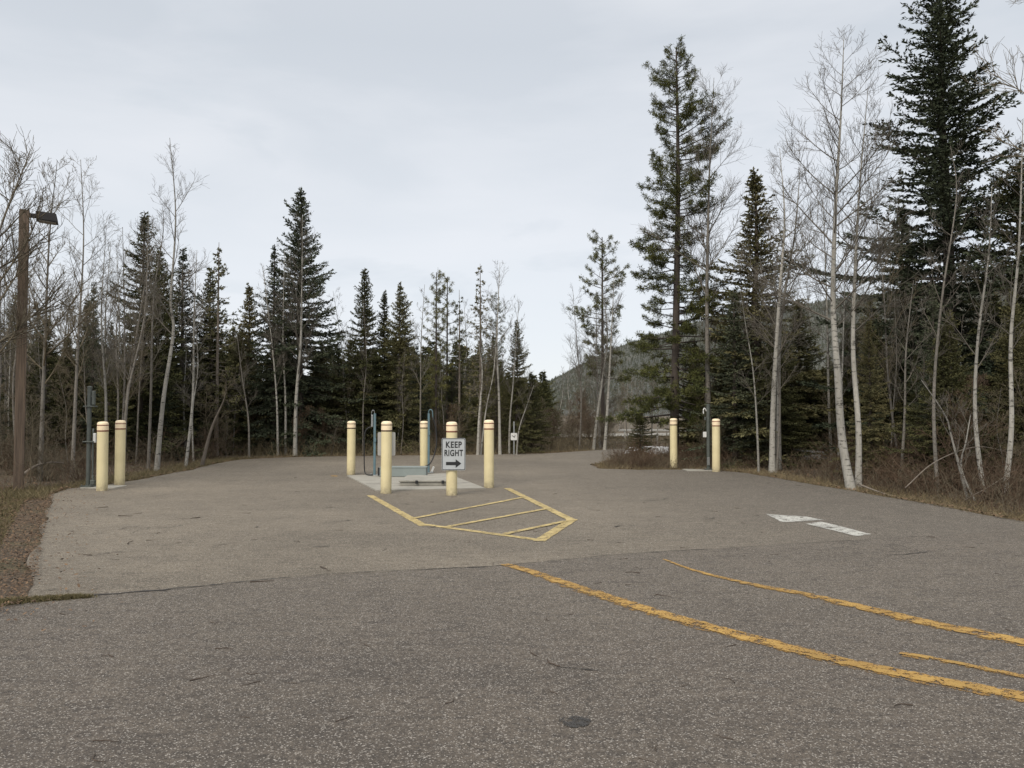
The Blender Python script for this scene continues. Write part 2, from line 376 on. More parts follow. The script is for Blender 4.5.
def off_pave(x, y):                         # metres outside the pavement (negative inside)
    X = np.atleast_1d(np.asarray(x, float)); Y = np.atleast_1d(np.asarray(y, float))
    d = edist(X, Y, PAVE); return np.where(inside(X, Y, PAVE), -d, d)
def wob(X, Y): return .5*np.sin(X*.61+1.3)*np.sin(Y*.53+.4)+.3*np.sin(X*1.7+Y*.9)+.25*np.sin(Y*2.3-X*1.1)
gx = np.unique(np.r_[-3000, -1500, -700, -300, -150, -90, -60, np.arange(-45, 45.01, .6), 60, 90, 150, 300, 700, 1500, 3000])
gy = np.unique(np.r_[-3000, -700, -150, -60, np.arange(-25, 70.01, .6), 90, 150, 300, 700, 1500, 3000, 4500])
X, Y = np.meshgrid(gx, gy); d = off_pave(X, Y).reshape(X.shape)
gz = -.05+np.clip((d-.3)/1.5, 0, 1)*(.07+.07*wob(X, Y))
gz = np.where((np.abs(X) > 44) | (Y > 69) | (Y < -24), -.05, gz)
def ground_zs(x, y):
    dd = off_pave(x, y); return -.05+np.clip((dd-.3)/1.5, 0, 1)*(.07+.07*wob(np.asarray(x, float), np.asarray(y, float)))
def ground_z(x, y): return float(ground_zs(x, y)[0])
ny, nx = X.shape; idx = np.arange(nx*ny).reshape(ny, nx)
Fq = np.stack([idx[:-1, :-1], idx[:-1, 1:], idx[1:, 1:], idx[1:, :-1]], -1).reshape(-1, 4)
g = link(bpy.data.objects.new('ground', mesh_np('ground', np.stack([X, Y, gz], -1), [Fq], [M['floor']], smooth=True))); g['kind'] = 'structure'

flat('road', [p for p in far_edge], 0.0, M['asphalt_far'], .035, .25, 'structure')
seam = [G(-60, 620), G(20, 604), G(75, 597), G(165, 590), G(300, 577), G(420, 570), G(500, 566), G(586, 558), G(655, 552.5), G(772, 546), G(852, 541), G(931, 536), G(1050, 529)]
lot = seam + [np.array([7.55, 10.6, 0]), np.array([8.1, 7, 0]), np.array([8.9, 3, 0]), np.array([11.9, -19.9, 0]), np.array([-11.9, -19.9, 0]), np.array([-8.9, 3, 0]), np.array([-6.4, 5, 0])]
flat('parking_lot', lot, .005, M['asphalt_near'], .012, .12, 'structure')
# dark open joint between the two pavings
def strip(name, pts, w, z, m, jit=.2, n=None, kind=None, wob_=0.0):
    pts = [np.array([p[0], p[1], 0]) for p in pts]; L = sum(np.linalg.norm(b-a) for a, b in zip(pts, pts[1:])); n = n or max(2, int(L/.05))
    Pn = smoothline(pts, n); T = nrm(np.gradient(Pn, axis=0)); S = np.stack([-T[:, 1], T[:, 0], 0*T[:, 0]], -1)
    ww = np.interp(np.linspace(0, 1, n), np.linspace(0, 1, len(w)), w) if isinstance(w, (list, tuple)) else np.full(n, w)
    Pn = Pn + S*np.convolve(rng.normal(size=n+8), np.ones(9)/9, 'valid')[:, None]*wob_
    a = Pn+S*(ww*.5*(1+rng.normal(size=n)*jit))[:, None]; b = Pn-S*(ww*.5*(1+rng.normal(size=n)*jit))[:, None]
    V = np.concatenate([a, b]); V[:, 2] = z; i = np.arange(n-1)
    o = link(bpy.data.objects.new(name, mesh_np(name, V, [np.stack([i+n, i+n+1, i+1, i], -1)], [m])))
    if kind: o['kind'] = kind
    return o
strip('pavement_joint', seam[1:-1], [.05, .035, .012, .022, .012, .016, .008, .012, .008], .0095, M['crack'], .5, kind='structure', wob_=.03)

# painted markings -----------------------------------------------------------
A_ = [(504, 565), (533, 573), (586, 591), (639, 608), (692, 623), (746, 638), (820, 657), (884, 671), (958, 685.5), (1024, 697.5), (1110, 711)]
B_ = [(664, 560), (682, 567), (703, 573.5), (746, 584), (799, 594), (852, 606), (905, 618.5), (958, 630), (1024, 643), (1110, 658)]
C_ = [(900, 654), (945, 662), (985, 670), (1024, 678), (1100, 692)]
def mark(name, label, pts, w, m='yellow', jit=.1, z=.0115):
    o = strip(name, [G(*p) for p in pts], w, z, M[m], jit, wob_=.012); tag(o, label, 'road marking')
    w2 = [v*1.3 for v in w] if isinstance(w, list) else w*1.3
    u = strip('old_paint', [G(*p)+np.array([.01, -.03, 0]) for p in pts], w2, z-.0025, M['paint_old'], .12, wob_=.02); u.parent = o; return o
M['paint_old'] = paint('older_ochre_paint', (.30, .165, .035), .78, .95, (.14, .085, .035))
mark('painted_line', 'long worn yellow line curving across the dark asphalt, the nearer and longer of two', A_, [.11, .15, .15, .14], 'yellow_old', .09)
mark('painted_line', 'worn yellow line curving behind the longer one, fading out near its left end', B_, [.03, .07, .13, .17, .17], 'yellow_old', .09)
mark('painted_line', 'short broken thin yellow line between the two long curved ones at the right edge', C_, .06, 'yellow_old', .22)
hatch = empty('hatched_marking', (0, 0, 0), 'yellow painted wedge with diagonal hatching in front of the concrete pad', 'road marking')
def hs(name, a, b, w, z): 
    o = strip(name, [G(*a), G(*b)], w, z, M['yellow'], .06); o.parent = hatch
z = .006
hs('outline', (370, 495.5), (424, 526), .13, .0045); hs('outline', (423, 524.5), (541, 540.5), .12, .0057)
hs('outline', (539, 541.5), (573, 519.5), .15, .0069); hs('outline', (573, 521), (507, 488.5), .14, .0081)
hs('hatch_bar', (414, 518.6), (524, 497.5), .10, .0093); hs('hatch_bar', (443, 528), (549, 508.7), .10, .0105); hs('hatch_bar', (505, 534.5), (566, 521.6), .10, .0117)
arr = empty('arrow_marking', (0, 0, 0), 'faded white arrow painted on the asphalt, pointing away to the left', 'road marking')
o = flat('arrow_head', [G(766, 514.2), G(783, 522.4), G(825, 520.2), G(808, 517)], .0045, M['whitepaint'], .008, .08); o.parent = arr
o = flat('arrow_shaft', [G(806, 524), G(822, 522), G(871, 534.5), G(856, 536.6)], .006, M['whitepaint'], .008, .08); o.parent = arr
st = flat('paint_remnant', [G(331, 475.6), G(338, 475.6), G(338, 476.6), G(331, 476.6)], .0045, M['yellow_old'], .02, .06); tag(st, 'faint scrap of yellow paint left of the concrete pad', 'road marking')
c0 = G(575, 723); bm = bmesh.new()
ring = [bm.verts.new((c0[0]+(.078+.006*math.sin(5*a_)+.004*random.random())*math.cos(a_), c0[1]+(.078+.006*math.sin(3*a_))*math.sin(a_), .0095)) for a_ in [2*math.pi*i/40 for i in range(40)]]
bm.faces.new(ring); M['stain'] = paint('oily_stain', (.040, .037, .034), .84, 1.15); o = bm_obj('oil_stain', bm, M['stain']); tag(o, 'small dark round stain on the asphalt in the foreground', 'stain')

# ------------------------------------------------------------------ pad, cabinet
padc = [G(346.5, 476.2), G(376, 491.3), G(400, 490.6), G(486, 489), G(447, 474)]
bm = bmesh.new()
lo = [bm.verts.new((p[0], p[1], -.1)) for p in padc]; hi = [bm.verts.new((p[0], p[1], .022)) for p in padc]
bm.faces.new(hi); n_ = len(lo)
for i in range(n_): bm.faces.new((lo[i], lo[(i+1) % n_], hi[(i+1) % n_], hi[i]))
bmesh.ops.bevel(bm, geom=[e for e in bm.edges if all(v.co.z > 0 for v in e.verts)], offset=.012, segments=2, affect='EDGES')
pad = bm_obj('concrete_pad', bm, M['concrete']); tag(pad, 'pale concrete pad between the cream bollards', 'concrete pad')
o = strip('joint', [G(366, 483.5, .022), G(402, 483.2, .022)], .10, .0265, M['concrete_dark'], .15); o.parent = pad
o = strip('joint', [G(449, 483.5, .022), G(470, 482.5, .022)], .03, .0265, M['crack'], .3); o.parent = pad
def V3(p): return Vector([float(v) for v in p])
# raised hatch
e = empty('utility_hatch', ((-2.41-1.40)/2, 17.95, .022), 'low grey concrete hatch with metal latches on the pad', 'hatch')
bm = bmesh.new(); box(bm, (0, 0, .04), (.98, 1.40, .08), .01); bm_obj('curb_frame', bm, M['concrete_dark'], e)
bm = bmesh.new(); box(bm, (0, 0, .1015), (1.03, 1.46, .035), .008); bm_obj('lid', bm, M['concrete_dark'], e)
for x in (-.13, .43):
    bm = bmesh.new(); box(bm, (x, -.741, .085), (.055, .02, .07), .004); box(bm, (x, -.757, .075), (.025, .016, .05), .003); bm_obj('latch', bm, M['rubber'], e)
# cabinet
e = empty('service_cabinet', ((-3.22-2.10)/2, 19.85, .022), 'long low grey-blue metal cabinet lying on the concrete pad', 'cabinet')
bm = bmesh.new(); box(bm, (0, 0, .11), (1.13, .42, .21), .008); bm_obj('housing', bm, M['cabinet'], e)
bm = bmesh.new(); box(bm, (0, 0, .227), (1.15, .44, .020), .006); bm_obj('lid', bm, M['cabinet'], e)
bm = bmesh.new(); box(bm, (-.605, -.05, .12), (.04, .16, .20), .004); box(bm, (-.585, -.14, .16), (.02, .03, .05), .003); bm_obj('end_bracket', bm, M['rubber'], e)

# ------------------------------------------------------------------ bollards
def bollard_meshes():
    out = {}
    r = .106
    bm = bmesh.new()
    lathe(bm, [(r, 0), (r, .02), (r*1.0, .6), (r, 1.245)], 36, ends=False); out['post'] = bm
    bm = bmesh.new()
    lathe(bm, [(r*1.015, 1.244), (r*1.015, 1.36), (r*.985, 1.385), (r*.90, 1.402), (r*.72, 1.413), (r*.4, 1.419), (r*.05, 1.42)], 36, ends=False); out['cap'] = bm
    bm = bmesh.new(); lathe(bm, [(r*1.025, 1.215), (r*1.03, 1.218), (r*1.03, 1.237), (r*1.025, 1.240)], 36, ends=False); out['low'] = bm
    bm = bmesh.new(); lathe(bm, [(r*1.022, 1.335), (r*1.03, 1.337), (r*1.03, 1.351), (r*1.022, 1.353)], 36, ends=False); out['high'] = bm
    res = {}
    for k, bm in out.items():
        me = bpy.data.meshes.new('bollard_'+k); bmesh.ops.recalc_face_normals(bm, faces=bm.faces); bm.to_mesh(me); bm.free()
        me.polygons.foreach_set('use_smooth', [len(p.vertices) == 4 for p in me.polygons]); res[k] = me
    res['post'].materials.append(M['cream']); res['cap'].materials.append(M['cap']); res['low'].materials.append(M['band']); res['high'].materials.append(M['band'])
    dl, dh = res['low'].copy(), res['high'].copy(); dl.materials[0] = M['band_dark']; dh.materials[0] = M['band_dark']; res['low_d'] = dl; res['high_d'] = dh
    return res
BM_ = bollard_meshes()
def bollard(p, label, dark, tilt=(0, 0), h=1.0):
    e = empty('bollard', (p[0], p[1], 0), label, 'bollard', 'cream bollards guarding the posts and the pad', random.uniform(0, 6))
    e.rotation_euler[0] = R(tilt[0]); e.rotation_euler[1] = R(tilt[1]); e.scale[2] = h
    for nm, k in (('post', 'post'), ('cap', 'cap'), ('tape_band', 'low_d' if dark else 'low'), ('tape_band', 'high_d' if dark else 'high')):
        link(bpy.data.objects.new(nm, BM_[k]), e)
    return e
bollard(G(102, 490.6), 'cream bollard beside the green steel post, the nearer of that pair', False, (.3, .4), .99)
bollard(G(119.6, 484.6), 'cream bollard standing just behind the one beside the green steel post', False, (0, -.3))
bollard(G(351, 474.5), 'cream bollard at the far left corner of the concrete pad', True, (0, -.3), .965)
bollard(G(386, 493.2), 'cream bollard at the near left corner of the pad, in front of the sign back', True, (0, .4))
bollard(G(424, 472.8), 'cream bollard beside the blue hose post with the curved hose', True, (0, 0), .96)
bb = bollard(G(451.7, 495.0), 'cream bollard carrying the keep right sign', False, (.2, -.2), .995)
bollard(G(489, 487.6), 'cream bollard at the right end of the pad, beyond the keep right sign', False, (0, .5), 1.01)
bollard(G(673.7, 467.6), 'cream bollard in front of the pine trunk beside the brush', True, (0, -.2))
bollard(G(716.2, 471.6), 'cream bollard right of the slim grey-green post, before the dark spruces', False, (0, .3))
bh = G(385.6, 474.0)
bollard(bh, 'cream bollard hidden behind another, carrying the sign back', True, (0, 0), .955)

# ------------------------------------------------------------------ keep right sign
def rounded(bm, w, h, r, y0, y1, k=6):
    pts = []
    for cx, cz, a0 in ((w/2-r, h/2-r, 0), (-w/2+r, h/2-r, 90), (-w/2+r, -h/2+r, 180), (w/2-r, -h/2+r, 270)):
        for i in range(k+1): a = R(a0+90*i/k); pts.append((cx+r*math.cos(a), cz+r*math.sin(a)))
    A = [bm.verts.new((x, y0, z)) for x, z in pts]; B = [bm.verts.new((x, y1, z)) for x, z in pts]
    bm.faces.new(A); bm.faces.new(B[::-1])
    for i in range(len(A)): bm.faces.new((A[i], A[(i+1) % len(A)], B[(i+1) % len(A)], B[i]))
    return pts
by = G(451.7, 495)[1]-.13
c_ = P(453.6, 454.2, by)
sg = empty('road_sign', c_, 'white KEEP RIGHT sign with a black arrow strapped to a bollard', 'sign', None, R(1.0))
W_, H_ = .457, .615
bm = bmesh.new(); rounded(bm, W_, H_, .03, -.002, .002); bm_obj('panel', bm, M['signwhite'], sg)
# border as thin ring
bm = bmesh.new(); k = 6
def ringpts(w, h, r):
    pts = []
    for cx, cz, a0 in ((w/2-r, h/2-r, 0), (-w/2+r, h/2-r, 90), (-w/2+r, -h/2+r, 180), (w/2-r, -h/2+r, 270)):
        for i in range(k+1): a = R(a0+90*i/k); pts.append((cx+r*math.cos(a), cz+r*math.sin(a)))
    return pts
o_ = [bm.verts.new((x, -.0035, z)) for x, z in ringpts(W_-.012, H_-.012, .026)]; i_ = [bm.verts.new((x, -.0035, z)) for x, z in ringpts(W_-.036, H_-.036, .018)]
for q in range(len(o_)): bm.faces.new((o_[q], o_[(q+1) % len(o_)], i_[(q+1) % len(o_)], i_[q]))
bm_obj('border', bm, M['black'], sg)
def text(s, size, z, sx=1.0):
    cu = bpy.data.curves.new('lettering', 'FONT'); cu.body = s; cu.size = size; cu.align_x = 'CENTER'; cu.align_y = 'CENTER'; cu.offset = .0045; cu.space_character = 1.12
    cu.extrude = .0008; tmp = bpy.data.objects.new('tmp', cu); link(tmp); bpy.context.view_layer.update()
    me = bpy.data.meshes.new_from_object(tmp.evaluated_get(bpy.context.evaluated_depsgraph_get())); bpy.data.objects.remove(tmp); bpy.data.curves.remove(cu)
    me.materials.clear(); me.materials.append(M['black']); o = bpy.data.objects.new('lettering', me); link(o, sg)
    o.rotation_euler = (math.pi/2, 0, 0); o.location = (0, -.0045, z); o.scale[0] = sx
text('KEEP', .165, .176, .80); text('RIGHT', .165, .018, .69)
bm = bmesh.new(); a = [(-.145, .031), (.040, .031), (.040, .082), (.148, 0), (.040, -.082), (.040, -.031), (-.145, -.031)]
f1 = [bm.verts.new((x, -.0055, z-.178)) for x, z in a]; f2 = [bm.verts.new((x, -.0035, z-.178)) for x, z in a]; bm.faces.new(f1)
for q in range(7): bm.faces.new((f1[q], f1[(q+1) % 7], f2[(q+1) % 7], f2[q]))
bm_obj('arrow', bm, M['black'], sg)
for zz in (-.18, .18):
    bm = bmesh.new(); box(bm, (0, .013, zz), (.16, .02, .03), .003); bm_obj('clamp', bm, M['galv'], sg)
# sign seen from behind
sb = empty('road_sign', (bh[0]-.0, bh[1]+.115, 1.6-(444-412)*bh[1]/F+.0), 'pale blank back of a sign showing behind the near left pad bollard', 'sign')
bm = bmesh.new(); rounded(bm, .46, .61, .035, .010, .014); bm_obj('panel', bm, M['signback'], sb)
bm = bmesh.new(); box(bm, (0, .0, .15), (.14, .018, .03), .003); bm_obj('clamp', bm, M['galv'], sb)

# ------------------------------------------------------------------ posts with hoses and taps
def post(name, p, label, H, m, r, square=False):
    e = empty(name, (p[0], p[1], 0), label, 'hose post')
    bm = bmesh.new()
    if square: box(bm, (0, 0, H/2), (2*r, 2*r, H), .006)
    else: lathe(bm, [(r, .0), (r, H-.03), (r*1.15, H-.028), (r*1.15, H), (r*.5, H+.012)], 16)
    bm_obj('pole', bm, m, e)
    bm = bmesh.new(); box(bm, (0, 0, .03), (.24, .24, .015), .003)
    for sx in (-.09, .09):
        for sy in (-.09, .09): lathe(bm, [(.012, .036), (.012, .055), (.006, .07)], 8, (sx, sy, 0))
    bm_obj('base_plate', bm, M['galv'] if m is not M['green_steel'] else m, e)
    return e
p1 = G(374.5, 476.2)
e = post('hose_post', p1, 'slim blue post with a black hose beside it, left of the grey-blue cabinet', 1.56, M['blue'], .028, True)
tube_obj('hook', [(0, 0, 1.54), (-.02, -.01, 1.63), (-.06, -.01, 1.64), (-.08, -.01, 1.58), (-.075, -.01, 1.52)], .008, M['galv'], e)
bm = bmesh.new(); box(bm, (-.065, -.01, 1.38), (.045, .05, .30), .01); bm_obj('nozzle', bm, M['galv'], e)
tube_obj('hose', [(-.065, -.01, 1.24), (-.20, -.02, 1.17), (-.25, -.03, 1.0), (-.255, -.03, .6), (-.25, -.04, .3), (-.23, -.05, .10), (-.16, -.1, .045), (-.02, -.15, .045)], .014, M['rubber'], e, 8, 40)
bm = bmesh.new(); box(bm, (.02, -.055, .9), (.05, .03, .09), .004); bm_obj('valve_box', bm, M['blue'], e)
p2 = G(428.6, 473.6)
e = post('hose_post', p2, 'slim blue post with a swan neck and a curved black hose, right of the cabinet', 1.56, M['blue'], .027, True)
tube_obj('swan_neck', [(0, 0, 1.52), (.0, -.01, 1.61), (.03, -.02, 1.66), (.08, -.02, 1.65), (.10, -.02, 1.58), (.11, -.02, 1.45)], .013, M['blue'], e)
bm = bmesh.new(); box(bm, (.02, -.05, 1.05), (.04, .03, .10), .004); bm_obj('valve_box', bm, M['blue'], e)
tube_obj('hose', [(.11, -.02, 1.46), (.18, -.02, 1.2), (.21, -.03, .85), (.16, -.08, .52), (.06, -.2, .28), (-.08, -.4, .20)], .017, M['rubber'], e, 8, 40)
bm = bmesh.new(); box(bm, (.11, -.05, .11), (.05, .05, .16), .006, ry=R(20)); bm_obj('hose_coupling', bm, M['white'], e)
p3 = G(88, 487.4)
e = post('water_post', p3, 'tall green steel post with a thin side pipe beside the left bollard pair', 2.14, M['green_steel'], .043)
bm = bmesh.new(); box(bm, (.10, -.02, 1.90), (.06, .06, .30), .012); box(bm, (.05, 0, 1.93), (.10, .03, .03), .003); bm_obj('hose_holder', bm, M['green_steel'], e)
bm = bmesh.new(); box(bm, (.14, -.03, 1.05), (.05, .05, .2), .008); bm_obj('outlet_box', bm, M['white'], e)
tube_obj('side_pipe', [(.095, -.01, .05), (.095, -.01, .6), (.095, -.01, 1.25)], .018, M['green_steel'], e)
for zz in (.97, 1.72):
    bm = bmesh.new(); box(bm, (.02, 0, zz), (.24, .15, .025), .004); bm_obj('strap', bm, M['green_steel'], e)
bm = bmesh.new(); box(bm, (.11, -.02, .11), (.09, .08, .10), .01); box(bm, (.11, -.02, .20), (.04, .04, .10), .006); bm_obj('valve', bm, M['green_steel'], e)
p4 = G(708.6, 470.2)
e = post('water_post', p4, 'slim grey-green post with a white outlet box beside the right bollard pair', 1.80, M['green_steel'], .05)
bm = bmesh.new(); box(bm, (-.105, -.03, .98), (.09, .05, .15), .006); bm_obj('outlet_box', bm, M['white'], e)
tube_obj('tap', [(-.05, -.02, 1.62), (-.1, -.04, 1.70), (-.14, -.05, 1.66), (-.14, -.05, 1.55)], .016, M['white'], e)
bm = bmesh.new(); box(bm, (-.09, -.03, 1.42), (.05, .05, .09), .006); bm_obj('tap_bracket', bm, M['green_steel'], e)
bm = bmesh.new(); box(bm, (-.02, -.075, .25), (.07, .02, .22), .004); bm_obj('tag_plate', bm, M['galv'], e)
for c0, w, lab in ((G(103, 487.2), (.75, .6), 'small concrete footing under the green post and left bollards'), (G(701, 470.3), (.9, .7), 'small concrete footing under the grey-green post at the right')):
    bm = bmesh.new(); box(bm, (c0[0], c0[1], -.02), (w[0], w[1], .07), .01); tag(bm_obj('concrete_pad', bm, M['concrete_dark']), lab, 'concrete pad')

# ------------------------------------------------------------------ lamp
lp = G(18.5, 489.5)
e = empty('street_lamp', (lp[0], lp[1], 0), 'brown timber lamp post with a dark box lantern at the left edge', 'street lamp', None, R(29))
H = 5.82; bm = bmesh.new(); box(bm, (0, 0, H/2-.1), (.185, .185, H+.2), .012); bm_obj('pole', bm, M['timber'], e)
bm = bmesh.new(); box(bm, (.15, 0, H-.10), (.20, .07, .09), .008); bm_obj('arm', bm, M['bronze'], e)
bm = bmesh.new()
prof = [(.28, -.20, .22), (.78, -.20, .22)]
a = [bm.verts.new(v) for v in ((.22, -.17, H-.19), (.62, -.17, H-.22), (.62, .17, H-.22), (.22, .17, H-.19), (.20, -.16, H-.02), (.58, -.16, H-.035), (.58, .16, H-.035), (.20, .16, H-.02))]
for f in ((0, 1, 2, 3), (4, 7, 6, 5), (0, 4, 5, 1), (1, 5, 6, 2), (2, 6, 7, 3), (3, 7, 4, 0)): bm.faces.new([a[i] for i in f])
bmesh.ops.bevel(bm, geom=bm.edges[:], offset=.01, segments=2, affect='EDGES'); bm_obj('lantern', bm, M['bronze'], e)
bm = bmesh.new(); box(bm, (.42, 0, H-.213), (.32, .26, .016), .002, ry=R(3.9)); bm_obj('lens', bm, M['signback'], e)

# ------------------------------------------------------------------ small far sign, guard rail
q = G(514, 455.5)
e = empty('road_sign', (q[0], q[1]+.6, 0), 'tiny pale square sign on a thin post at the far wood edge', 'sign')
bm = bmesh.new(); box(bm, (0, 0, .62), (.05, .03, 1.24), .004); bm_obj('pole', bm, M['galv'], e)
hh = 1.6-(437-412)*q[1]/F
bm = bmesh.new(); rounded(bm, .24, .27, .03, -.024, -.020); o = bm_obj('panel', bm, M['white'], e, (0, 0, hh))
bm = bmesh.new(); box(bm, (-.02, -.0265, 0), (.13, .003, .02), 0, ry=R(40)); box(bm, (.02, -.0270, .01), (.10, .003, .02), 0, ry=R(-35)); bm_obj('symbol', bm, M['black'], e, (0, 0, hh))
e = empty('guard_rail', (P(640, 430, 48)[0], 48, 0), 'pale guard rail on posts beyond the brush, far past the pavement', 'guard rail')
bm = bmesh.new(); box(bm, (3, 0, .52), (8.6, .05, .11), .01); bm_obj('rail', bm, M['signback'], e)
for i in range(5):
    bm = bmesh.new(); box(bm, (-.9+i*1.95, .07, .22), (.10, .08, .62), .01); bm_obj('post', bm, M['signback'], e)
flat('gravel_road', [(-2, 41, 0), (3, 47, 0), (14, 52, 0), (34, 56, 0), (34, 61, 0), (12, 57, 0), (1, 52, 0), (-5, 44, 0)], .14, M['gravel'], .1, .5, 'structure')
def snowpatch(x, y, rx, ry):
    n = 40; pts = []
    ph = rng.random(4)*6
    bm = bmesh.new(); z0 = ground_z(x, y)
    c = bm.verts.new((x, y, z0+.36)); mid = []; out = []
    for i in range(n):
        a = 2*math.pi*i/n; r = 1+.25*math.sin(2*a+ph[0])+.15*math.sin(5*a+ph[1])+.08*math.sin(9*a+ph[2])
        mid.append(bm.verts.new((x+rx*.7*r*math.cos(a), y+ry*.7*r*math.sin(a), z0+.28+.03*math.sin(3*a))))
        out.append(bm.verts.new((x+rx*r*math.cos(a), y+ry*r*math.sin(a), z0-.12)))
    for i in range(n):
        j = (i+1) % n; bm.faces.new((c, mid[i], mid[j])); bm.faces.new((mid[i], out[i], out[j], mid[j]))
    o = bm_obj('snow', bm, M['snow'], smooth=True); o['kind'] = 'stuff'; o['label'] = 'old snow patch on the forest floor'
for x, y, rx, ry in ((10.2, 30, 2.0, 1.3), (9.3, 26.5, 1.1, .8), (12.6, 27.5, 1.3, .8), (13.3, 30, 2.2, 1.3), (14.8, 24.5, 1.0, .8), (16.2, 27, 1.4, .9), (8.6, 29, .9, .6), (11.4, 22.6, .8, .5), (18.6, 29, 1.6, 1.), (5.4, 30.6, 1., .5)):
    snowpatch(x, y, rx, ry)

# ------------------------------------------------------------------ trees: generators
def trunk_mesh(name, path, r0, mats, k=10, n=26, rtip=.012, pw=.85, flare=.35):
    Pn = smoothline(path, n); t = np.linspace(0, 1, n)
    rad = rtip+(r0-rtip)*(1-t)**pw; rad *= 1+flare*np.exp(-t*n*.9)
    V, Fq = tubes(Pn[None], rad[None], k); a = Acc(); a.add(V, Fq); return a.mesh(name, mats, True), Pn, rad
def spruce(seed, H, Rm, dens=1.0, foliage_='needles', ragged=.2, bare=.05, base=.05, up=.0, thin=1.0, pw=.8, gap=.27, lite=False):
    """whorled boughs carrying needle-covered twigs; boughs sweep down, then up at the tips"""
    g = np.random.default_rng(seed)
    path = [(0, 0, -.3)]+[(g.normal()*.03*H/10, g.normal()*.03*H/10, H*f) for f in (.25, .5, .75)]+[(0, 0, H)]
    tm, Pn, rad = trunk_mesh('trunk', path, .0115*H+.02, [M['spruce_bark']], 8, 20, .01)
    acc = Acc(); z = base*H; sec = g.random(3)*6.28; bP = []; bR = []; rows = []
    while z < H*.975:
        t = z/H; az0 = g.random()*6.28; wl = 1+g.normal()*ragged*.45
        nb = g.integers(5, 8)
        for b in range(nb): rows.append((z+g.normal()*.025, az0+b*6.283/nb+g.normal()*.18, wl*(1+g.normal()*ragged)))
        if not lite:
            for b in range(g.integers(3, 6)): rows.append((z+g.random()*gap, g.random()*6.28, .3+.35*g.random()))
        z += gap*(.35+.65*(1-t)**.5)*(.75+.5*g.random())
    for zz, az, kf in rows:
        t = min(.99, zz/H)
        if g.random() < bare: continue
        L = Rm*((1-t)**pw+.015)*min(1, .7+2*t)*kf*(1+.14*math.sin(az*2+sec[0]+t*7)+.12*math.sin(az+sec[1]-t*13)); L = max(.09, L)
        e0 = .75*t**1.5-.12+up+g.normal()*.07; dr = .50*(1-t)+.10; cu = (.40+.12*g.random())*(.6+.4*(1-t))
        out = np.array([math.cos(az), math.sin(az), 0]); side = np.array([-out[1], out[0], 0]); bend = g.normal()*.1
        def pos(s): return (np.array([0, 0, zz])+out*(L*s)[:, None]*.97+side*(bend*L*s*s)[:, None]+np.array([0, 0, 1.])*(L*(e0*s-dr*s*s+cu*s**3))[:, None])
        s5 = np.linspace(0, .97, 5); bP.append(pos(s5)); bR.append(np.linspace(.008+.008*L, .003, 5))
        nt_ = max(2, int(L/(.115/dens**.5))); s = .10+.88*(np.arange(nt_)+g.random(nt_))/nt_; pz = pos(s); tg = nrm(pos(s+.02)-pos(s-.02))
        w_ = np.sin(np.pi*np.clip(s*.80+.16, 0, 1))**.8; lt = np.clip(L*.34*w_+.06, .07, .50)*(.6+.55*g.random(nt_)); sg_ = np.where(np.arange(nt_) % 2 == 0, -1, 1)
        td = nrm(tg*.85+side*(sg_*(.45+.45*g.random(nt_)))[:, None]+np.stack([0*s, 0*s, -.12+g.normal(size=nt_)*.13], -1))
        q = 46*dens/thin; ma = max(4, int(L*q)); sa = .06+.96*(np.arange(ma)+g.random(ma))/ma; Ba = pos(sa); Da = nrm(pos(sa+.02)-pos(sa-.02))
        m_ = np.maximum(3, (lt*q).astype(int)); rp_ = np.repeat(np.arange(nt_), m_); u = g.random(len(rp_))
        Bt = pz[rp_]+td[rp_]*(lt[rp_]*u)[:, None]; Bt[:, 2] += lt[rp_]*(.16*u*u-.12*u)
        Bp = np.concatenate([Ba, Bt]); Dn = np.concatenate([Da, td[rp_]])
        rd = g.normal(size=Bp.shape); rd -= (rd*Dn).sum(1)[:, None]*Dn; D = Dn*.75+nrm(rd)*(.25+.6*g.random(len(Bp)))[:, None]
        V, Fq = diamonds(Bp, D, (.075+.055*g.random(len(Bp)))*thin, (.030+.020*g.random(len(Bp)))*thin, g); acc.add(V, Fq, 0)
    n = 60; u = g.random(n); V, Fq = diamonds(np.stack([g.normal(size=n)*.012, g.normal(size=n)*.012, H-.5*u-.05], -1), g.normal(size=(n, 3))*.35+np.array([0, 0, .8]), np.full(n, .09), np.full(n, .03), g); acc.add(V, Fq, 0)
    if lite: return acc
    V, Fq = tubes(np.array(bP), np.array(bR), 3); acc.add(V, Fq, 1)
    return tm, acc.mesh('crown', [M[foliage_], M['spruce_bark']]), H
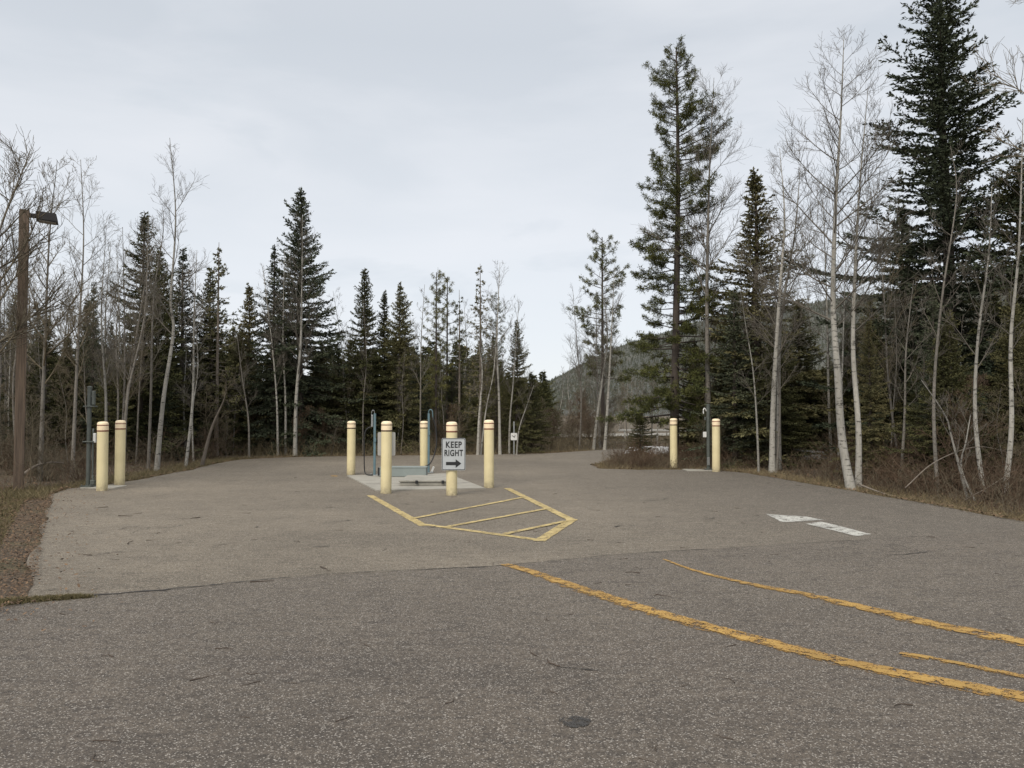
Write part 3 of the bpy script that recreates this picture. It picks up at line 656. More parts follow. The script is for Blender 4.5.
def snag(seed, H, Rm, nb=110, needles=.25):
    g = np.random.default_rng(seed)
    tm, Pn, rad = trunk_mesh('trunk', [(0, 0, -.3), (g.normal()*.05, 0, H*.5), (0, 0, H)], .009*H+.01, [M['snag']], 8, 18, .008)
    acc = Acc(); bP = []; bR = []
    for i in range(nb):
        t = .2+.78*g.random(); az = g.random()*6.28; L = max(.12, Rm*(1-t)**.6*(.4+.7*g.random())); out = np.array([math.cos(az), math.sin(az), 0])
        s = np.linspace(0, 1, 5); e0 = -.25+.3*g.random()
        b = np.array([0, 0, t*H])+out*(L*s)[:, None]+np.array([0, 0, 1.])*(L*(e0*s-.1*s*s+.3*s**3))[:, None]; bP.append(b); bR.append(np.linspace(.012, .003, 5))
        for j in range(int(3+L*8)):
            u = .25+.75*g.random(); p = np.array([np.interp(u, s, b[:, q]) for q in range(3)]); d = nrm(out*.7+g.normal(size=3)*.5); l2 = L*.35*(1-u*.6)
            bP.append(np.stack([p+d*l2*v+np.array([0, 0, -.04*v]) for v in s])); bR.append(np.linspace(.006, .002, 5))
            if g.random() < needles:
                m = 5; V, Fq = diamonds(np.repeat(p[None], m, 0)+d*l2*g.random((m, 1)), d+g.normal(size=(m, 3))*.5, np.full(m, .13), np.full(m, .045), g); acc.add(V, Fq, 0)
    V, Fq = tubes(np.array(bP), np.array(bR), 3); acc.add(V, Fq, 1)
    return tm, acc.mesh('crown', [M['needles'], M['snag']]), H
def pine(seed, H, profile, nb, tuft=22, low=.1, foliage_='needles_pine', r0=None, lean=0.0, needle=.13, step=.13, ragged=.3):
    """profile: list of (t, reach) for the crown"""
    g = np.random.default_rng(seed)
    tm, Pn, rad = trunk_mesh('trunk', [(0, 0, -.3), (.02*H*lean, 0, H*.35), (.035*H*lean, 0, H*.7), (.03*H*lean, 0, H)], r0 or .011*H+.02, [M['pine_bark']], 12, 26, .02)
    zt = Pn[:, 2]
    acc = Acc(); bP = []; bR = []; T = []; TD = []
    pt, pr = zip(*profile)
    for i in range(nb):
        t = low+(.99-low)*((i+g.random())/nb); az = i*2.4+g.normal()*.5; Rr = np.interp(t, pt, pr); L = max(.2, Rr*(.45+.65*g.random())*(1+ragged*math.sin(az+t*9)*math.sin(t*23)))
        out = np.array([math.cos(az), math.sin(az), 0]); side = np.array([-out[1], out[0], 0]); base_ = np.array([np.interp(t*H, zt, Pn[:, 0]), np.interp(t*H, zt, Pn[:, 1]), t*H])
        e0 = -.1+.75*t**2+g.normal()*.12; cu = .35+.2*g.random(); bend = g.normal()*.15
        def pos(s): s = np.atleast_1d(s); return base_+out*(L*s)[:, None]+side*(bend*L*s*s)[:, None]+np.array([0, 0, 1.])*(L*(e0*s-.28*(1-t)*s*s+cu*.6*s**3))[:, None]
        bP.append(pos(np.linspace(0, 1, 5))); bR.append(np.linspace(.010+.010*L, .004, 5))
        ns = max(3, int(L/step))
        for j in range(ns):
            u = .38+.62*(j+g.random())/ns; p = pos(u)[0]; sd = -1 if g.random() < .5 else 1
            d = nrm(out*(.5+.3*g.random())+side*sd*(.35+.6*g.random())+np.array([0, 0, -.40+.95*g.random()])); l2 = (.12+.42*L*(1-u)*.8)*(.6+.7*g.random())
            s5 = np.linspace(0, 1, 5); seg = p+d*(l2*s5)[:, None]+np.array([0, 0, .12])*(l2*s5**2)[:, None]; bP.append(seg); bR.append(np.linspace(.006, .003, 5))
            for v in np.arange(.35, 1.01, .11/max(l2, .11)): T.append(p+d*l2*v+np.array([0, 0, .12])*l2*v*v+g.normal(size=3)*.02); TD.append(d+np.array([0, 0, .4]))
        T.append(pos(1.0)[0]); TD.append(out+np.array([0, 0, .5]))
    T = np.repeat(np.array(T), tuft, 0); TD = np.repeat(np.array(TD), tuft, 0)
    D = nrm(TD)*.55+nrm(g.normal(size=T.shape))*.9; T = T+g.normal(size=T.shape)*.035; V, Fq = diamonds(T, D, needle*(.5+.6*g.random(len(T))), .013+.013*g.random(len(T)), g); acc.add(V, Fq, 0)
    V, Fq = tubes(np.array(bP), np.array(bR), 4); acc.add(V, Fq, 1)
    return tm, acc.mesh('crown', [M[foliage_], M['pine_bark']]), H
def bare(seed, path, r0, low=.35, nb=26, Lm=1.8, elev=.9, bark_='aspen_bark', twig='aspen_twig', fine=1.0, curve=.35, k=10, sub=2, droop=0.0, rt=1.0):
    g = np.random.default_rng(seed); path = np.asarray(path, float)
    tm, Pn, rad = trunk_mesh('trunk', path, r0*.82, [M[bark_]], k, 30, .006, 1.05)
    Lt = Pn[-1, 2]-Pn[0, 2]; tt = np.linspace(0, 1, len(Pn))
    G1 = []
    def grow(p, d, L, r, up, wig):
        m = len(p); pts = [p]; dd = d; q = p
        for i in range(5):
            dd = nrm(dd+np.array([0, 0, up])*.2+g.normal(size=(m, 3))*wig*1.4); q = q+dd*(L/5)[:, None]; pts.append(q)
        pts = np.stack(pts, 1); G1.append((pts, np.linspace(1, 0, 6)[None]*(r-np.maximum(.0022*rt, r*.25))[:, None]+np.maximum(.0022*rt, r*.25)[:, None])); return pts
    def sample(b, u):
        i = np.minimum(4, (u*5).astype(int)); k_ = np.arange(len(b)); f = (u*5-i)[:, None]; a0 = b[k_, i]; a1 = b[k_, i+1]; return a0+(a1-a0)*f, nrm(a1-a0)
    t = low+(.985-low)*((np.arange(nb)+g.random(nb))/nb); p = np.stack([np.interp(t, tt, Pn[:, q]) for q in range(3)], -1); az = np.arange(nb)*2.4+g.normal(size=nb)*.6
    e = elev*(.75+.5*g.random(nb)); d = nrm(np.stack([np.cos(az)*np.cos(e), np.sin(az)*np.cos(e), np.sin(e)-droop], -1))
    L = Lm*((1-t)**.55*.95+.12)*(.5+.8*g.random(nb)); r = np.minimum(np.interp(t, tt, rad)*.55, .005+.009*L)*rt
    b1 = grow(p, d, L, r, curve, .05)
    n2 = (3+L*6*fine).astype(int); ix = np.repeat(np.arange(nb), n2); u = .15+.85*g.random(len(ix)); q, td = sample(b1[ix], u)
    rnd = nrm(np.cross(td, g.normal(size=td.shape))); d2 = nrm(td*.85+rnd*.7+np.array([0, 0, .12])); L2 = L[ix]*(.52-.3*u)*(.6+.7*g.random(len(ix)))
    b2 = grow(q, d2, L2, np.maximum(.0028*rt, r[ix]*.4), curve*.8, .06)
    if sub >= 2:
        n3 = (2+L2*9*fine).astype(int); ix = np.repeat(np.arange(len(L2)), n3); u = .15+.85*g.random(len(ix)); q, td = sample(b2[ix], u)
        rnd = nrm(np.cross(td, g.normal(size=td.shape))); grow(q, nrm(td*.8+rnd*.7), .07+.36*L2[ix]*(.4+g.random(len(ix))), np.full(len(ix), .0028*rt), .3, .09)
    acc = Acc()
    for pts, rr in G1: V, Fq = tubes(pts, rr, 3); acc.add(V, Fq)
    return tm, acc.mesh('crown', [M[twig]], True), Lt
def shrub(seed, H, n, spread, twig='red_twig', arch=.3):
    g = np.random.default_rng(seed); br = []; rr = []
    for i in range(n):
        az = g.random()*6.28; r = spread*.35*g.random(); p = np.array([r*math.cos(az), r*math.sin(az), -.05]); az += g.normal()*.5; ln = (.15+.85*g.random())*spread*1.1
        h = H*(.45+.6*g.random()); pts = [p]; 
        for s in np.linspace(.2, 1, 5): pts.append(p+np.array([math.cos(az)*ln*s**1.3, math.sin(az)*ln*s**1.3, h*(s-arch*s*s*g.random())])+g.normal(size=3)*.03)
        pts = np.array(pts); br.append(pts); rr.append(np.linspace(.009, .0028, 6))
        for j in range(g.integers(4, 9)):
            u = .25+.7*g.random(); i0 = min(4, int(u*5)); q = pts[i0]+(pts[i0+1]-pts[i0])*(u*5-i0); d = nrm(nrm(pts[i0+1]-pts[i0])*.7+g.normal(size=3)*.5); L2 = h*.32*(.4+g.random())
            sg = [q]; 
            for s in range(5): d = nrm(d+g.normal(size=3)*.12+np.array([0, 0, .05])); sg.append(sg[-1]+d*L2/5)
            br.append(np.array(sg)); rr.append(np.linspace(.0045, .002, 6))
    acc = Acc(); V, Fq = tubes(np.array(br), np.array(rr), 3); acc.add(V, Fq); return acc.mesh('stems', [M[twig]], True)

def tree(name, meshes, x, y, H, label, cat='tree', group=None, rz=None, sx=1.0, tilt=(0, 0)):
    tm, cm, H0 = meshes; e = empty(name, (x, y, ground_z(x, y)), label, cat, group, random.uniform(0, 6.28) if rz is None else rz)
    k = H/H0; e.scale = (k*sx, k*sx, k); e.rotation_euler[0] = R(tilt[0]); e.rotation_euler[1] = R(tilt[1])
    link(bpy.data.objects.new('trunk', tm), e); link(bpy.data.objects.new('crown', cm), e); return e
def HH(top, d): return CH+(412-top)/F*d
def XX(px, d): return (px-512)/F*d

# prototypes
S_ = [spruce(101, 9.5, 2.3, pw=1.0), spruce(102, 9.5, 2.0, ragged=.25, pw=1.0), spruce(103, 8.5, 1.95, ragged=.24, bare=.08, pw=.95), spruce(104, 9, 1.7, .9, 'needles_blue', .28, .15, pw=1.0), spruce(105, 7, 2.0, ragged=.18, pw=1.0)]
def sp(i, px, d, top, label, group=None, sx=1.0, name='spruce_tree', **kw):
    return tree(name, S_[i], XX(px, d), d, HH(top, d), label, 'spruce', group, sx=sx, **kw)

# ---- hero conifers, left to right
sp(3, 92, 25, 284, 'slim dark spruce rising behind the green steel post', sx=.9)
sp(1, 142, 26, 212, 'pointed tall spruce at the left, grey twigs around its tip', sx=1.05)
sp(2, 158, 27.5, 246, 'spruce tucked close behind the pointed tall one at the left', sx=.9)
sp(3, 181, 29, 248, 'narrow loose-branched spruce next to the tall bare aspen', sx=1.1)
tree('dead_conifer', snag(31, 8, 1.2, 130, .5), XX(217, 28.5), 28.5, HH(243, 28.5), 'half-dead conifer with upswept bare branch tips', 'dead tree')
sp(2, 209, 30, 268, 'dark spruce just left of the half-dead conifer', sx=.9)
sp(4, 248, 31, 284, 'short pointed spruce left of the tallest left-hand spruce', sx=.85)
big = spruce(201, 10.4, 2.35, 1.1, 'needles_blue', .24, .05, pw=.92)
tree('spruce_tree', big, XX(299, 31), 31, HH(186, 31), 'tallest dense spruce behind the three white aspens', 'spruce', rz=.5, sx=1.0)
sp(3, 273, 30.6, 246, 'thin spruce leaning on the left flank of the tallest dense spruce', sx=1.0)
sp(0, 364, 31.5, 268, 'broad dark spruce behind the far left pad bollard', sx=.95)
sp(1, 384, 32.5, 292, 'spruce crowded against the right side of the broad dark one', sx=.9)
sp(2, 400, 31.5, 284, 'spruce with a soft rounded tip left of the slender pines', sx=.95)
S_mid = pine(301, 9.5, [(.2, .3), (.45, .7), (.8, .75), (1, .25)], 64, 20, .25, 'needles_pine', .075)
tree('pine_tree', S_mid, XX(436, 31.5), 31.5, HH(272, 31.5), 'slender pine with tufted top, left one of the close pair', 'pine', rz=1)
tree('pine_tree', S_mid, XX(447, 32.2), 32.2, HH(277, 32.2), 'slender pine with tufted top, right one of the close pair', 'pine', rz=3)
tree('dead_conifer', snag(32, 8, .8, 90, .6), XX(459, 32), 32, HH(290, 32), 'thin scraggy conifer between the slender pines and the dead spire', 'dead tree')
tree('dead_conifer', snag(33, 8.5, 1.1, 150, .35), XX(480, 31), 31, HH(262, 31), 'tall bare grey spire of a dying spruce at the far wood edge', 'dead tree')
tree('pine_tree', S_mid, XX(496, 32), 32, HH(294, 32), 'small-topped pine just right of the bare grey spire', 'pine', rz=5, sx=.9)
sp(0, 517, 31.5, 318, 'tidy conical spruce at the right end of the far wood', sx=.82)
sp(4, 531, 33, 372, 'low spruce beneath the right flank of the tidy conical one', sx=1.2)
pm = pine(302, 9.2, [(.15, .2), (.3, 1.0), (.5, 1.0), (.8, 1.1), (1, .45)], 60, 30, .32, 'needles_pine', .095)
tree('pine_tree', pm, XX(604, 36), 36.5, HH(236, 36.5), 'medium pine with tufted open crown rising beyond the road bend', 'pine', rz=.4)
hp = pine(303, 14.6, [(.0, 1.2), (.12, 1.9), (.3, 1.9), (.45, 1.35), (.6, 1.3), (.78, 1.25), (.88, .95), (.95, .55), (1, .25)], 240, 19, .1, 'needles_pine', .17, -.6, .135, .105, ragged=.5)
tree('pine_tree', hp, XX(673, 26), 26, HH(44, 26), 'tall pine with reddish lower trunk behind the bollard by the brush', 'pine', rz=2.2)
sp(1, 757, 25, 168, 'dark narrow-topped spruce left of the pale twin trunks', sx=1.35)
hs_ = spruce(202, 15.3, 2.7, 1.1, 'needles_blue', .36, .14, pw=.74, up=.06, gap=.36, thin=1.1)
tree('spruce_tree', hs_, XX(950, 22), 22, HH(-38, 22), 'giant ragged spruce on the right whose tip leaves the picture', 'spruce', rz=1.1, sx=1.22)
sp(1, 905, 24.5, 205, 'spruce half hidden left of the giant ragged one', sx=1.2)
tree('spruce_tree', spruce(203, 10, 2.5, 1.0, 'needles', .30, .10, pw=.6, gap=.32), XX(1024, 21), 21, HH(160, 21), 'wide spruce cut by the right picture edge', 'spruce', rz=.3)
sp(0, 800, 27, 300, 'low full spruce filling the gap beyond the pale twin trunks', sx=1.35)
sp(3, 735, 24, 290, 'open spruce right of the slim grey-green post', sx=1.35)
sp(4, 700, 27.5, 370, 'young spruce in the brush behind the right bollard pair', sx=1.3)
sp(4, 640, 27, 408, 'small yellowish conifer in the brush left of the tall pine', sx=1.4)
sp(0, 775, 23.5, 330, 'dark spruce with drooping low boughs over the snow', sx=1.5)

# ---- fill spruces: crowded stand nobody could tell apart
def fill(n, px0, px1, d0, d1, t0, t1, label, group, kinds=(0, 1, 2, 3, 4), sx=(.95, 1.2), name='spruce_tree'):
    k = 0; tries = 0
    while k < n and tries < n*40:
        tries += 1; d_ = random.uniform(d0, d1); px = random.uniform(px0, px1); x = XX(px, d_)
        if off_pave(x, d_)[0] < 1.3: continue
        sp(random.choice(kinds), px, d_, random.uniform(t0, t1), label, group, random.uniform(*sx), name); k += 1
fill(34, -60, 250, 22, 44, 292, 360, 'dark spruce crowded in the stand on the left', 'crowded spruces in the left stand')
fill(24, 230, 350, 31, 42, 325, 380, 'dark spruce crowded behind the three white aspens', 'crowded spruces behind the white aspens')
fill(34, 330, 555, 32, 44, 335, 395, 'dark spruce crowded in the wood behind the pad', 'crowded spruces behind the pad')
fill(22, 690, 860, 25, 42, 320, 385, 'dark spruce crowded beyond the right bollards', 'crowded spruces beyond the right bollards')
fill(30, 850, 1090, 16.5, 36, 285, 380, 'dark spruce crowded behind the thicket on the right', 'crowded spruces behind the right thicket')

# ---- hero aspens: trunk lines taken at their own distances
def hero_aspen(seed, pts, d, r0, label, **kw):
    base = P(pts[0][0], pts[0][1], d); bz = ground_z(base[0], d)
    path = [np.array([0, 0, -.2])]
    g = np.random.default_rng(seed); dy = 0
    for (px, py) in pts[1:]:
        q = P(px, py, d); dy += g.normal()*.12; path.append(np.array([q[0]-base[0], dy, q[2]-bz]))
    nm = kw.pop('name', 'aspen_tree'); cat = kw.pop('cat', 'aspen')
    ms = bare(seed, path, r0, **kw)
    e = empty(nm, (base[0], d, bz), label, cat); link(bpy.data.objects.new('trunk', ms[0]), e); link(bpy.data.objects.new('crown', ms[1]), e); return e
# dark-twigged poplars at the left edge
kw = dict(bark_='aspen_grey', twig='brown_twig', low=.3, elev=.75, curve=.45, rt=1.5)
hero_aspen(401, [(-30, 485), (-24, 350), (0, 240), (30, 150)], 15.5, .10, 'dark-twigged poplar leaning in from the left edge, branches above the lamp', nb=26, Lm=2.4, name='poplar_tree', cat='poplar', **kw)
hero_aspen(402, [(40, 478), (44, 350), (52, 240), (66, 165)], 19, .07, 'dark-twigged poplar directly right of the lamp post', nb=22, Lm=1.9, name='poplar_tree', cat='poplar', **kw)
hero_aspen(403, [(72, 476), (76, 350), (80, 240), (78, 158)], 20, .06, 'slim grey aspen behind the lantern, right of the lamp post', nb=26, Lm=1.9, low=.3, bark_='aspen_grey', twig='brown_twig', elev=.7, curve=.4)
hero_aspen(404, [(148, 473), (150, 400), (154, 300), (163, 230), (160, 205)], 22.5, .055, 'slim aspen, leftmost of three trunks right of the bollard pair', nb=16, Lm=1.1, bark_='aspen_grey', low=.4)
hero_aspen(405, [(156, 474), (163, 400), (169, 330), (168, 300), (173, 215), (170, 138)], 22, .085, 'tall pale bare aspen with a high forked crown above the left wood', nb=20, Lm=2.0, low=.38, elev=.8)
hero_aspen(406, [(185, 469), (190, 400), (193, 320), (197, 250)], 23.5, .06, 'pale aspen leaning slightly right, rightmost of three left trunks', nb=16, Lm=1.3, low=.4)
hero_aspen(407, [(123, 475), (126, 400), (139, 316), (150, 240)], 23, .075, 'aspen leaning right just behind the left bollards', nb=18, Lm=1.4, low=.35, bark_='aspen_grey')
hero_aspen(408, [(200, 467), (212, 430), (229, 398), (234, 380)], 24, .075, 'broken grey trunk leaning hard to the right at the left wood edge', nb=5, Lm=.8, low=.7, bark_='snag', twig='brown_twig', name='broken_trunk', cat='dead tree')
hero_aspen(409, [(249, 459), (249, 420), (244, 380), (238, 330)], 28.5, .05, 'thin aspen stem between the broken trunk and the three white aspens', nb=14, Lm=1.1, low=.4, bark_='aspen_grey')
hero_aspen(410, [(278, 458), (277, 400), (272, 340), (262, 265)], 29.6, .055, 'white aspen, leftmost of the clump of three before the tall spruce', nb=20, Lm=1.5, low=.35)
hero_aspen(411, [(285.5, 458), (286, 400), (284, 340), (284, 250)], 30, .06, 'white aspen, middle one of the clump of three before the tall spruce', nb=16, Lm=1.4, low=.4)
hero_aspen(412, [(295, 458), (297, 400), (302, 330), (303, 215)], 29.4, .095, 'thickest white aspen, rightmost of the clump of three before the tall spruce', nb=26, Lm=1.9, low=.3)
hero_aspen(413, [(396, 457), (399, 420), (401, 370)], 31.2, .04, 'thin short aspen behind the pad beneath the spruces', nb=10, Lm=.9)
hero_aspen(414, [(420, 457), (421, 400), (422, 340), (425, 285)], 30.8, .05, 'slim grey aspen left of the pair of slender pines', nb=16, Lm=1.1, bark_='aspen_grey')
hero_aspen(415, [(477.5, 457), (479, 420), (482, 370), (476, 330)], 30, .075, 'pale aspen at the far wood edge right behind the keep right sign', nb=14, Lm=1.1)
hero_aspen(416, [(480, 457), (486, 410), (494, 370), (497, 320)], 30.2, .045, 'thin pale aspen leaning right beneath the bare grey spire', nb=12, Lm=1.0)
hero_aspen(417, [(500, 457), (499, 400), (497, 340), (500, 262)], 30.4, .075, 'tall pale aspen beyond the right pad bollard', nb=22, Lm=1.4)
hero_aspen(418, [(509, 456), (510, 420), (513, 385), (519, 300)], 30.8, .055, 'aspen with a fine airy top before the tidy conical spruce', nb=18, Lm=1.3)
hero_aspen(419, [(516, 456), (519, 430), (527, 405), (534, 385)], 30, .045, 'thin leaning aspen right beside the tiny square sign', nb=9, Lm=.9)
hero_aspen(420, [(579, 452), (581, 400), (577, 350), (572, 290)], 34, .05, 'slight bare aspen, leftmost of those beyond the road bend', nb=20, Lm=1.5, bark_='aspen_grey')
hero_aspen(421, [(593, 452), (597, 420), (603, 380), (608, 330), (600, 272)], 34.5, .085, 'pale aspen left of the medium pine beyond the road bend', nb=22, Lm=1.7)
hero_aspen(422, [(604, 452), (608, 410), (612, 340), (616, 262)], 34, .085, 'pale aspen with a forked stem just right of the medium pine', nb=20, Lm=1.5)
hero_aspen(423, [(600, 452), (598, 400), (597, 340), (596, 290)], 35.5, .06, 'grey aspen between the two pale ones beyond the road bend', nb=14, Lm=1.2, bark_='aspen_grey')
hero_aspen(424, [(657, 452), (657, 415), (658, 380)], 33, .045, 'thin pale stem between the brush and the tall pine', nb=9, Lm=1.0)
hero_aspen(425, [(711, 470), (710, 400), (708, 300), (711, 180), (715, 76)], 24.5, .115, 'tall grey aspen close right of the tall pine', nb=32, Lm=2.8, low=.42, elev=.75, bark_='aspen_grey')
hero_aspen(426, [(759, 474), (757, 420), (754, 370), (748, 325), (742, 290)], 21.5, .04, 'thin pale stem right of the right bollards, leaning left', nb=10, Lm=1.0)
hero_aspen(427, [(772, 478), (774, 400), (776, 300), (782, 220), (778, 150)], 21.5, .105, 'flaking pale trunk, left one of the twin aspens beside the dark spruce', nb=28, Lm=2.0, low=.35, elev=.8)
hero_aspen(428, [(779, 478), (779, 400), (780, 320), (790, 240), (797, 165)], 22.2, .09, 'flaking pale trunk, right one of the twin aspens beside the dark spruce', nb=26, Lm=1.9, low=.35, elev=.8)
hero_aspen(429, [(832, 470), (830, 400), (829, 300), (822, 190)], 24, .06, 'slim aspen standing behind the big pale double aspen', nb=24, Lm=1.8, low=.35)
hero_aspen(430, [(853, 489), (849, 440), (843, 370), (843, 300), (845, 200), (848, 110), (849, 28)], 16.8, .115, 'big pale bare aspen with a wide crown at the right pavement edge', nb=38, Lm=2.3, low=.36, elev=.62, curve=.45)
hero_aspen(431, [(858, 488), (860, 430), (860, 350), (863, 270), (866, 180), (872, 85)], 17.2, .085, 'slightly thinner pale aspen sharing its foot with the big bare one', nb=28, Lm=1.9, low=.4, elev=.7)
hero_aspen(432, [(938, 500), (936, 400), (940, 300), (950, 200), (944, 150)], 16, .05, 'thin pale aspen in front of the giant ragged spruce', nb=16, Lm=1.2, low=.4, bark_='aspen_grey')
hero_aspen(433, [(985, 505), (984, 420), (988, 340), (997, 250), (1004, 180)], 15.5, .06, 'pale aspen leaning right in the thicket at the right', nb=16, Lm=1.3, low=.4)
hero_aspen(434, [(1003, 505), (1005, 430), (1008, 340), (1007, 250), (1004, 130)], 15.2, .065, 'straight pale aspen, the rightmost clear trunk in the thicket', nb=20, Lm=1.3, low=.4)
hero_aspen(435, [(900, 490), (905, 420), (905, 350), (915, 280)], 18, .05, 'grey stem among the brown thicket left of the giant spruce foot', nb=14, Lm=1.2, bark_='aspen_grey')
hero_aspen(436, [(1110, 480), (1110, 330), (1100, 180), (1090, 60), (1085, -60)], 12.5, .10, 'bare tree outside the right edge reaching twigs into the top corner', nb=18, Lm=2.4, low=.55, elev=.35, curve=.3, twig='brown_twig', rt=1.2)
hero_aspen(437, [(970, 505), (955, 440), (945, 415), (920, 380)], 15, .035, 'curved pale stem arching left in the right thicket', nb=8, Lm=.9)
hero_aspen(438, [(980, 508), (966, 470), (966, 440), (975, 415)], 14.6, .03, 'thin crooked stem with a low bend in the right thicket', nb=8, Lm=.8)

def fallen(pts, d, r, label, mt='snag'):
    q = [P(px, py, d+dd) for px, py, dd in pts]; b = q[0].copy(); b[2] = 0
    o = tube_obj('fallen_branch', [p-b for p in q], r, M[mt], None, 7, 20, [r, r*.7, r*.3]); o.location = [float(v) for v in b]; tag(o, label, 'branch')
fallen([(858, 484, 0), (882, 493, -.7), (912, 501, -1.6), (935, 504, -2)], 16.6, .020, 'pale fallen branch lying at the foot of the big double aspen')
fallen([(24, 474, 0), (36, 466, .2), (50, 462.5, .5), (64, 463, .8)], 17.6, .035, 'pale bent branch lying beside the foot of the lamp post')
fallen([(905, 488, 0), (935, 462, .2), (975, 447, .5), (1010, 452, .6)], 14.8, .011, 'long thin branch arching through the right thicket')
fallen([(965, 500, 0), (990, 486, .2), (1015, 470, .4)], 14.2, .011, 'short pale branch slanting up in the right thicket')
# ---- fill aspens and saplings (prototypes shared)
A0 = [bare(501, [(0, 0, -.2), (.1, 0, 2.5), (-.1, .1, 5), (.15, 0, 8)], .06, low=.3, nb=24, Lm=1.5), bare(502, [(0, 0, -.2), (-.2, .1, 2.5), (-.1, .1, 5), (-.45, 0, 8)], .05, low=.35, nb=22, Lm=1.3, bark_='aspen_grey', twig='aspen_twig'),
      bare(503, [(0, 0, -.2), (.25, .1, 2.5), (.3, .1, 5), (.7, 0, 8)], .05, low=.25, nb=26, Lm=1.6, bark_='aspen_grey', twig='brown_twig')]
B0 = [bare(511, [(0, 0, -.1), (.1, 0, 1.2), (.05, .1, 2.4), (.3, 0, 4)], .022, low=.12, nb=22, Lm=1.2, bark_='brown_twig', twig='brown_twig', sub=2, k=5, rt=1.4), bare(512, [(0, 0, -.1), (-.2, 0, 1.2), (-.25, .1, 2.4), (-.6, 0, 4)], .02, low=.1, nb=24, Lm=1.1, bark_='aspen_grey', twig='brown_twig', k=5, rt=1.4),
      bare(513, [(0, 0, -.1), (.3, 0, 1.0), (.5, .1, 2.2), (1.1, 0, 3.4)], .02, low=.1, nb=22, Lm=1.3, bark_='brown_twig', twig='red_twig', k=5, rt=1.4)]
def fill2(protos, n, px0, px1, d0, d1, h0, h1, name, cat, label, group, mind=.7, sx=(.8, 1.2)):
    k = tries = 0
    while k < n and tries < n*40:
        tries += 1; d_ = random.uniform(d0, d1); px = random.uniform(px0, px1); x = XX(px, d_)
        if off_pave(x, d_)[0] < mind: continue
        tree(name, random.choice(protos), x, d_, random.uniform(h0, h1), label, cat, group, sx=random.uniform(*sx), tilt=(random.gauss(0, 2.5), random.gauss(0, 2.5))); k += 1
fill2(A0, 38, -60, 250, 18.5, 34, 4.5, 7.6, 'aspen_tree', 'aspen', 'bare grey aspen among the dense left wood', 'bare aspens in the left wood')
fill2(A0, 16, 250, 560, 30, 38, 3.5, 6.5, 'aspen_tree', 'aspen', 'bare grey aspen among the wood behind the pad', 'bare aspens behind the pad', .9)
fill2(A0, 34, 545, 720, 34.5, 70, 3.5, 6.0, 'aspen_tree', 'aspen', 'bare brown-grey aspen on the low ground beyond the road bend', 'bare aspens beyond the road bend', .9, (1, 1.5))
fill2(A0, 30, 700, 1080, 19, 34, 4.5, 8.0, 'aspen_tree', 'aspen', 'bare grey aspen among the dense right wood', 'bare aspens in the right wood')
fill2(B0, 24, -80, 250, 17, 29, 1.4, 3.2, 'sapling', 'sapling', 'bare brown sapling in the tangle under the left trees', 'saplings under the left trees', .5, (.9, 1.6))
fill2(B0, 26, 250, 560, 29.5, 33, 1.2, 2.4, 'sapling', 'sapling', 'bare brown sapling at the foot of the wood behind the pad', 'saplings behind the pad', .5, (.9, 1.6))
fill2(B0, 30, 540, 610, 33, 46, 1.2, 2.8, 'sapling', 'sapling', 'bare brown sapling beyond the road bend', 'saplings beyond the road bend', .5, (1, 1.8))
fill2(B0, 17, 690, 1080, 13, 26, 1.2, 2.8, 'sapling', 'sapling', 'bare brown sapling in the tangle under the right trees', 'saplings under the right trees', .5, (.9, 1.6))

# ---- shrubs along the right edge and on the brush island
SH = [shrub(601, 1.1, 44, .8), shrub(602, .9, 50, .9, arch=.6), shrub(603, 1.3, 36, .7), shrub(604, 1.0, 50, .8, 'brown_twig', .5)]
def shrubs(spots, label, group, protos, sc_=(.7, 1.2)):
    for x, y in spots:
        if off_pave(x, y)[0] < .25: continue
        o = bpy.data.objects.new('shrub', random.choice(protos)); link(o); o.location = (x, y, ground_z(x, y)); s = random.uniform(*sc_); o.scale = (s*1.1, s*1.1, s); o.rotation_euler[2] = random.uniform(0, 6)
        tag(o, label, 'shrub', group)
shrubs([(7.6+random.uniform(.5, 3.8), random.uniform(9.5, 21)) for _ in range(46)], 'reddish leafless shrub in the thicket along the right pavement edge', 'red-stemmed shrubs along the right edge', SH[:3])
shrubs([(random.uniform(3.3, 7.6), random.uniform(22.9, 26.3)) for _ in range(30)], 'low brown leafless shrub on the brush island behind the right bollards', 'low shrubs on the brush island', SH, (.45, .75))
shrubs([(random.uniform(-17, -9.7), random.uniform(17.5, 27)) for _ in range(24)], 'brown leafless shrub under the left trees', 'brown shrubs under the left trees', SH[2:], (.7, 1.2))

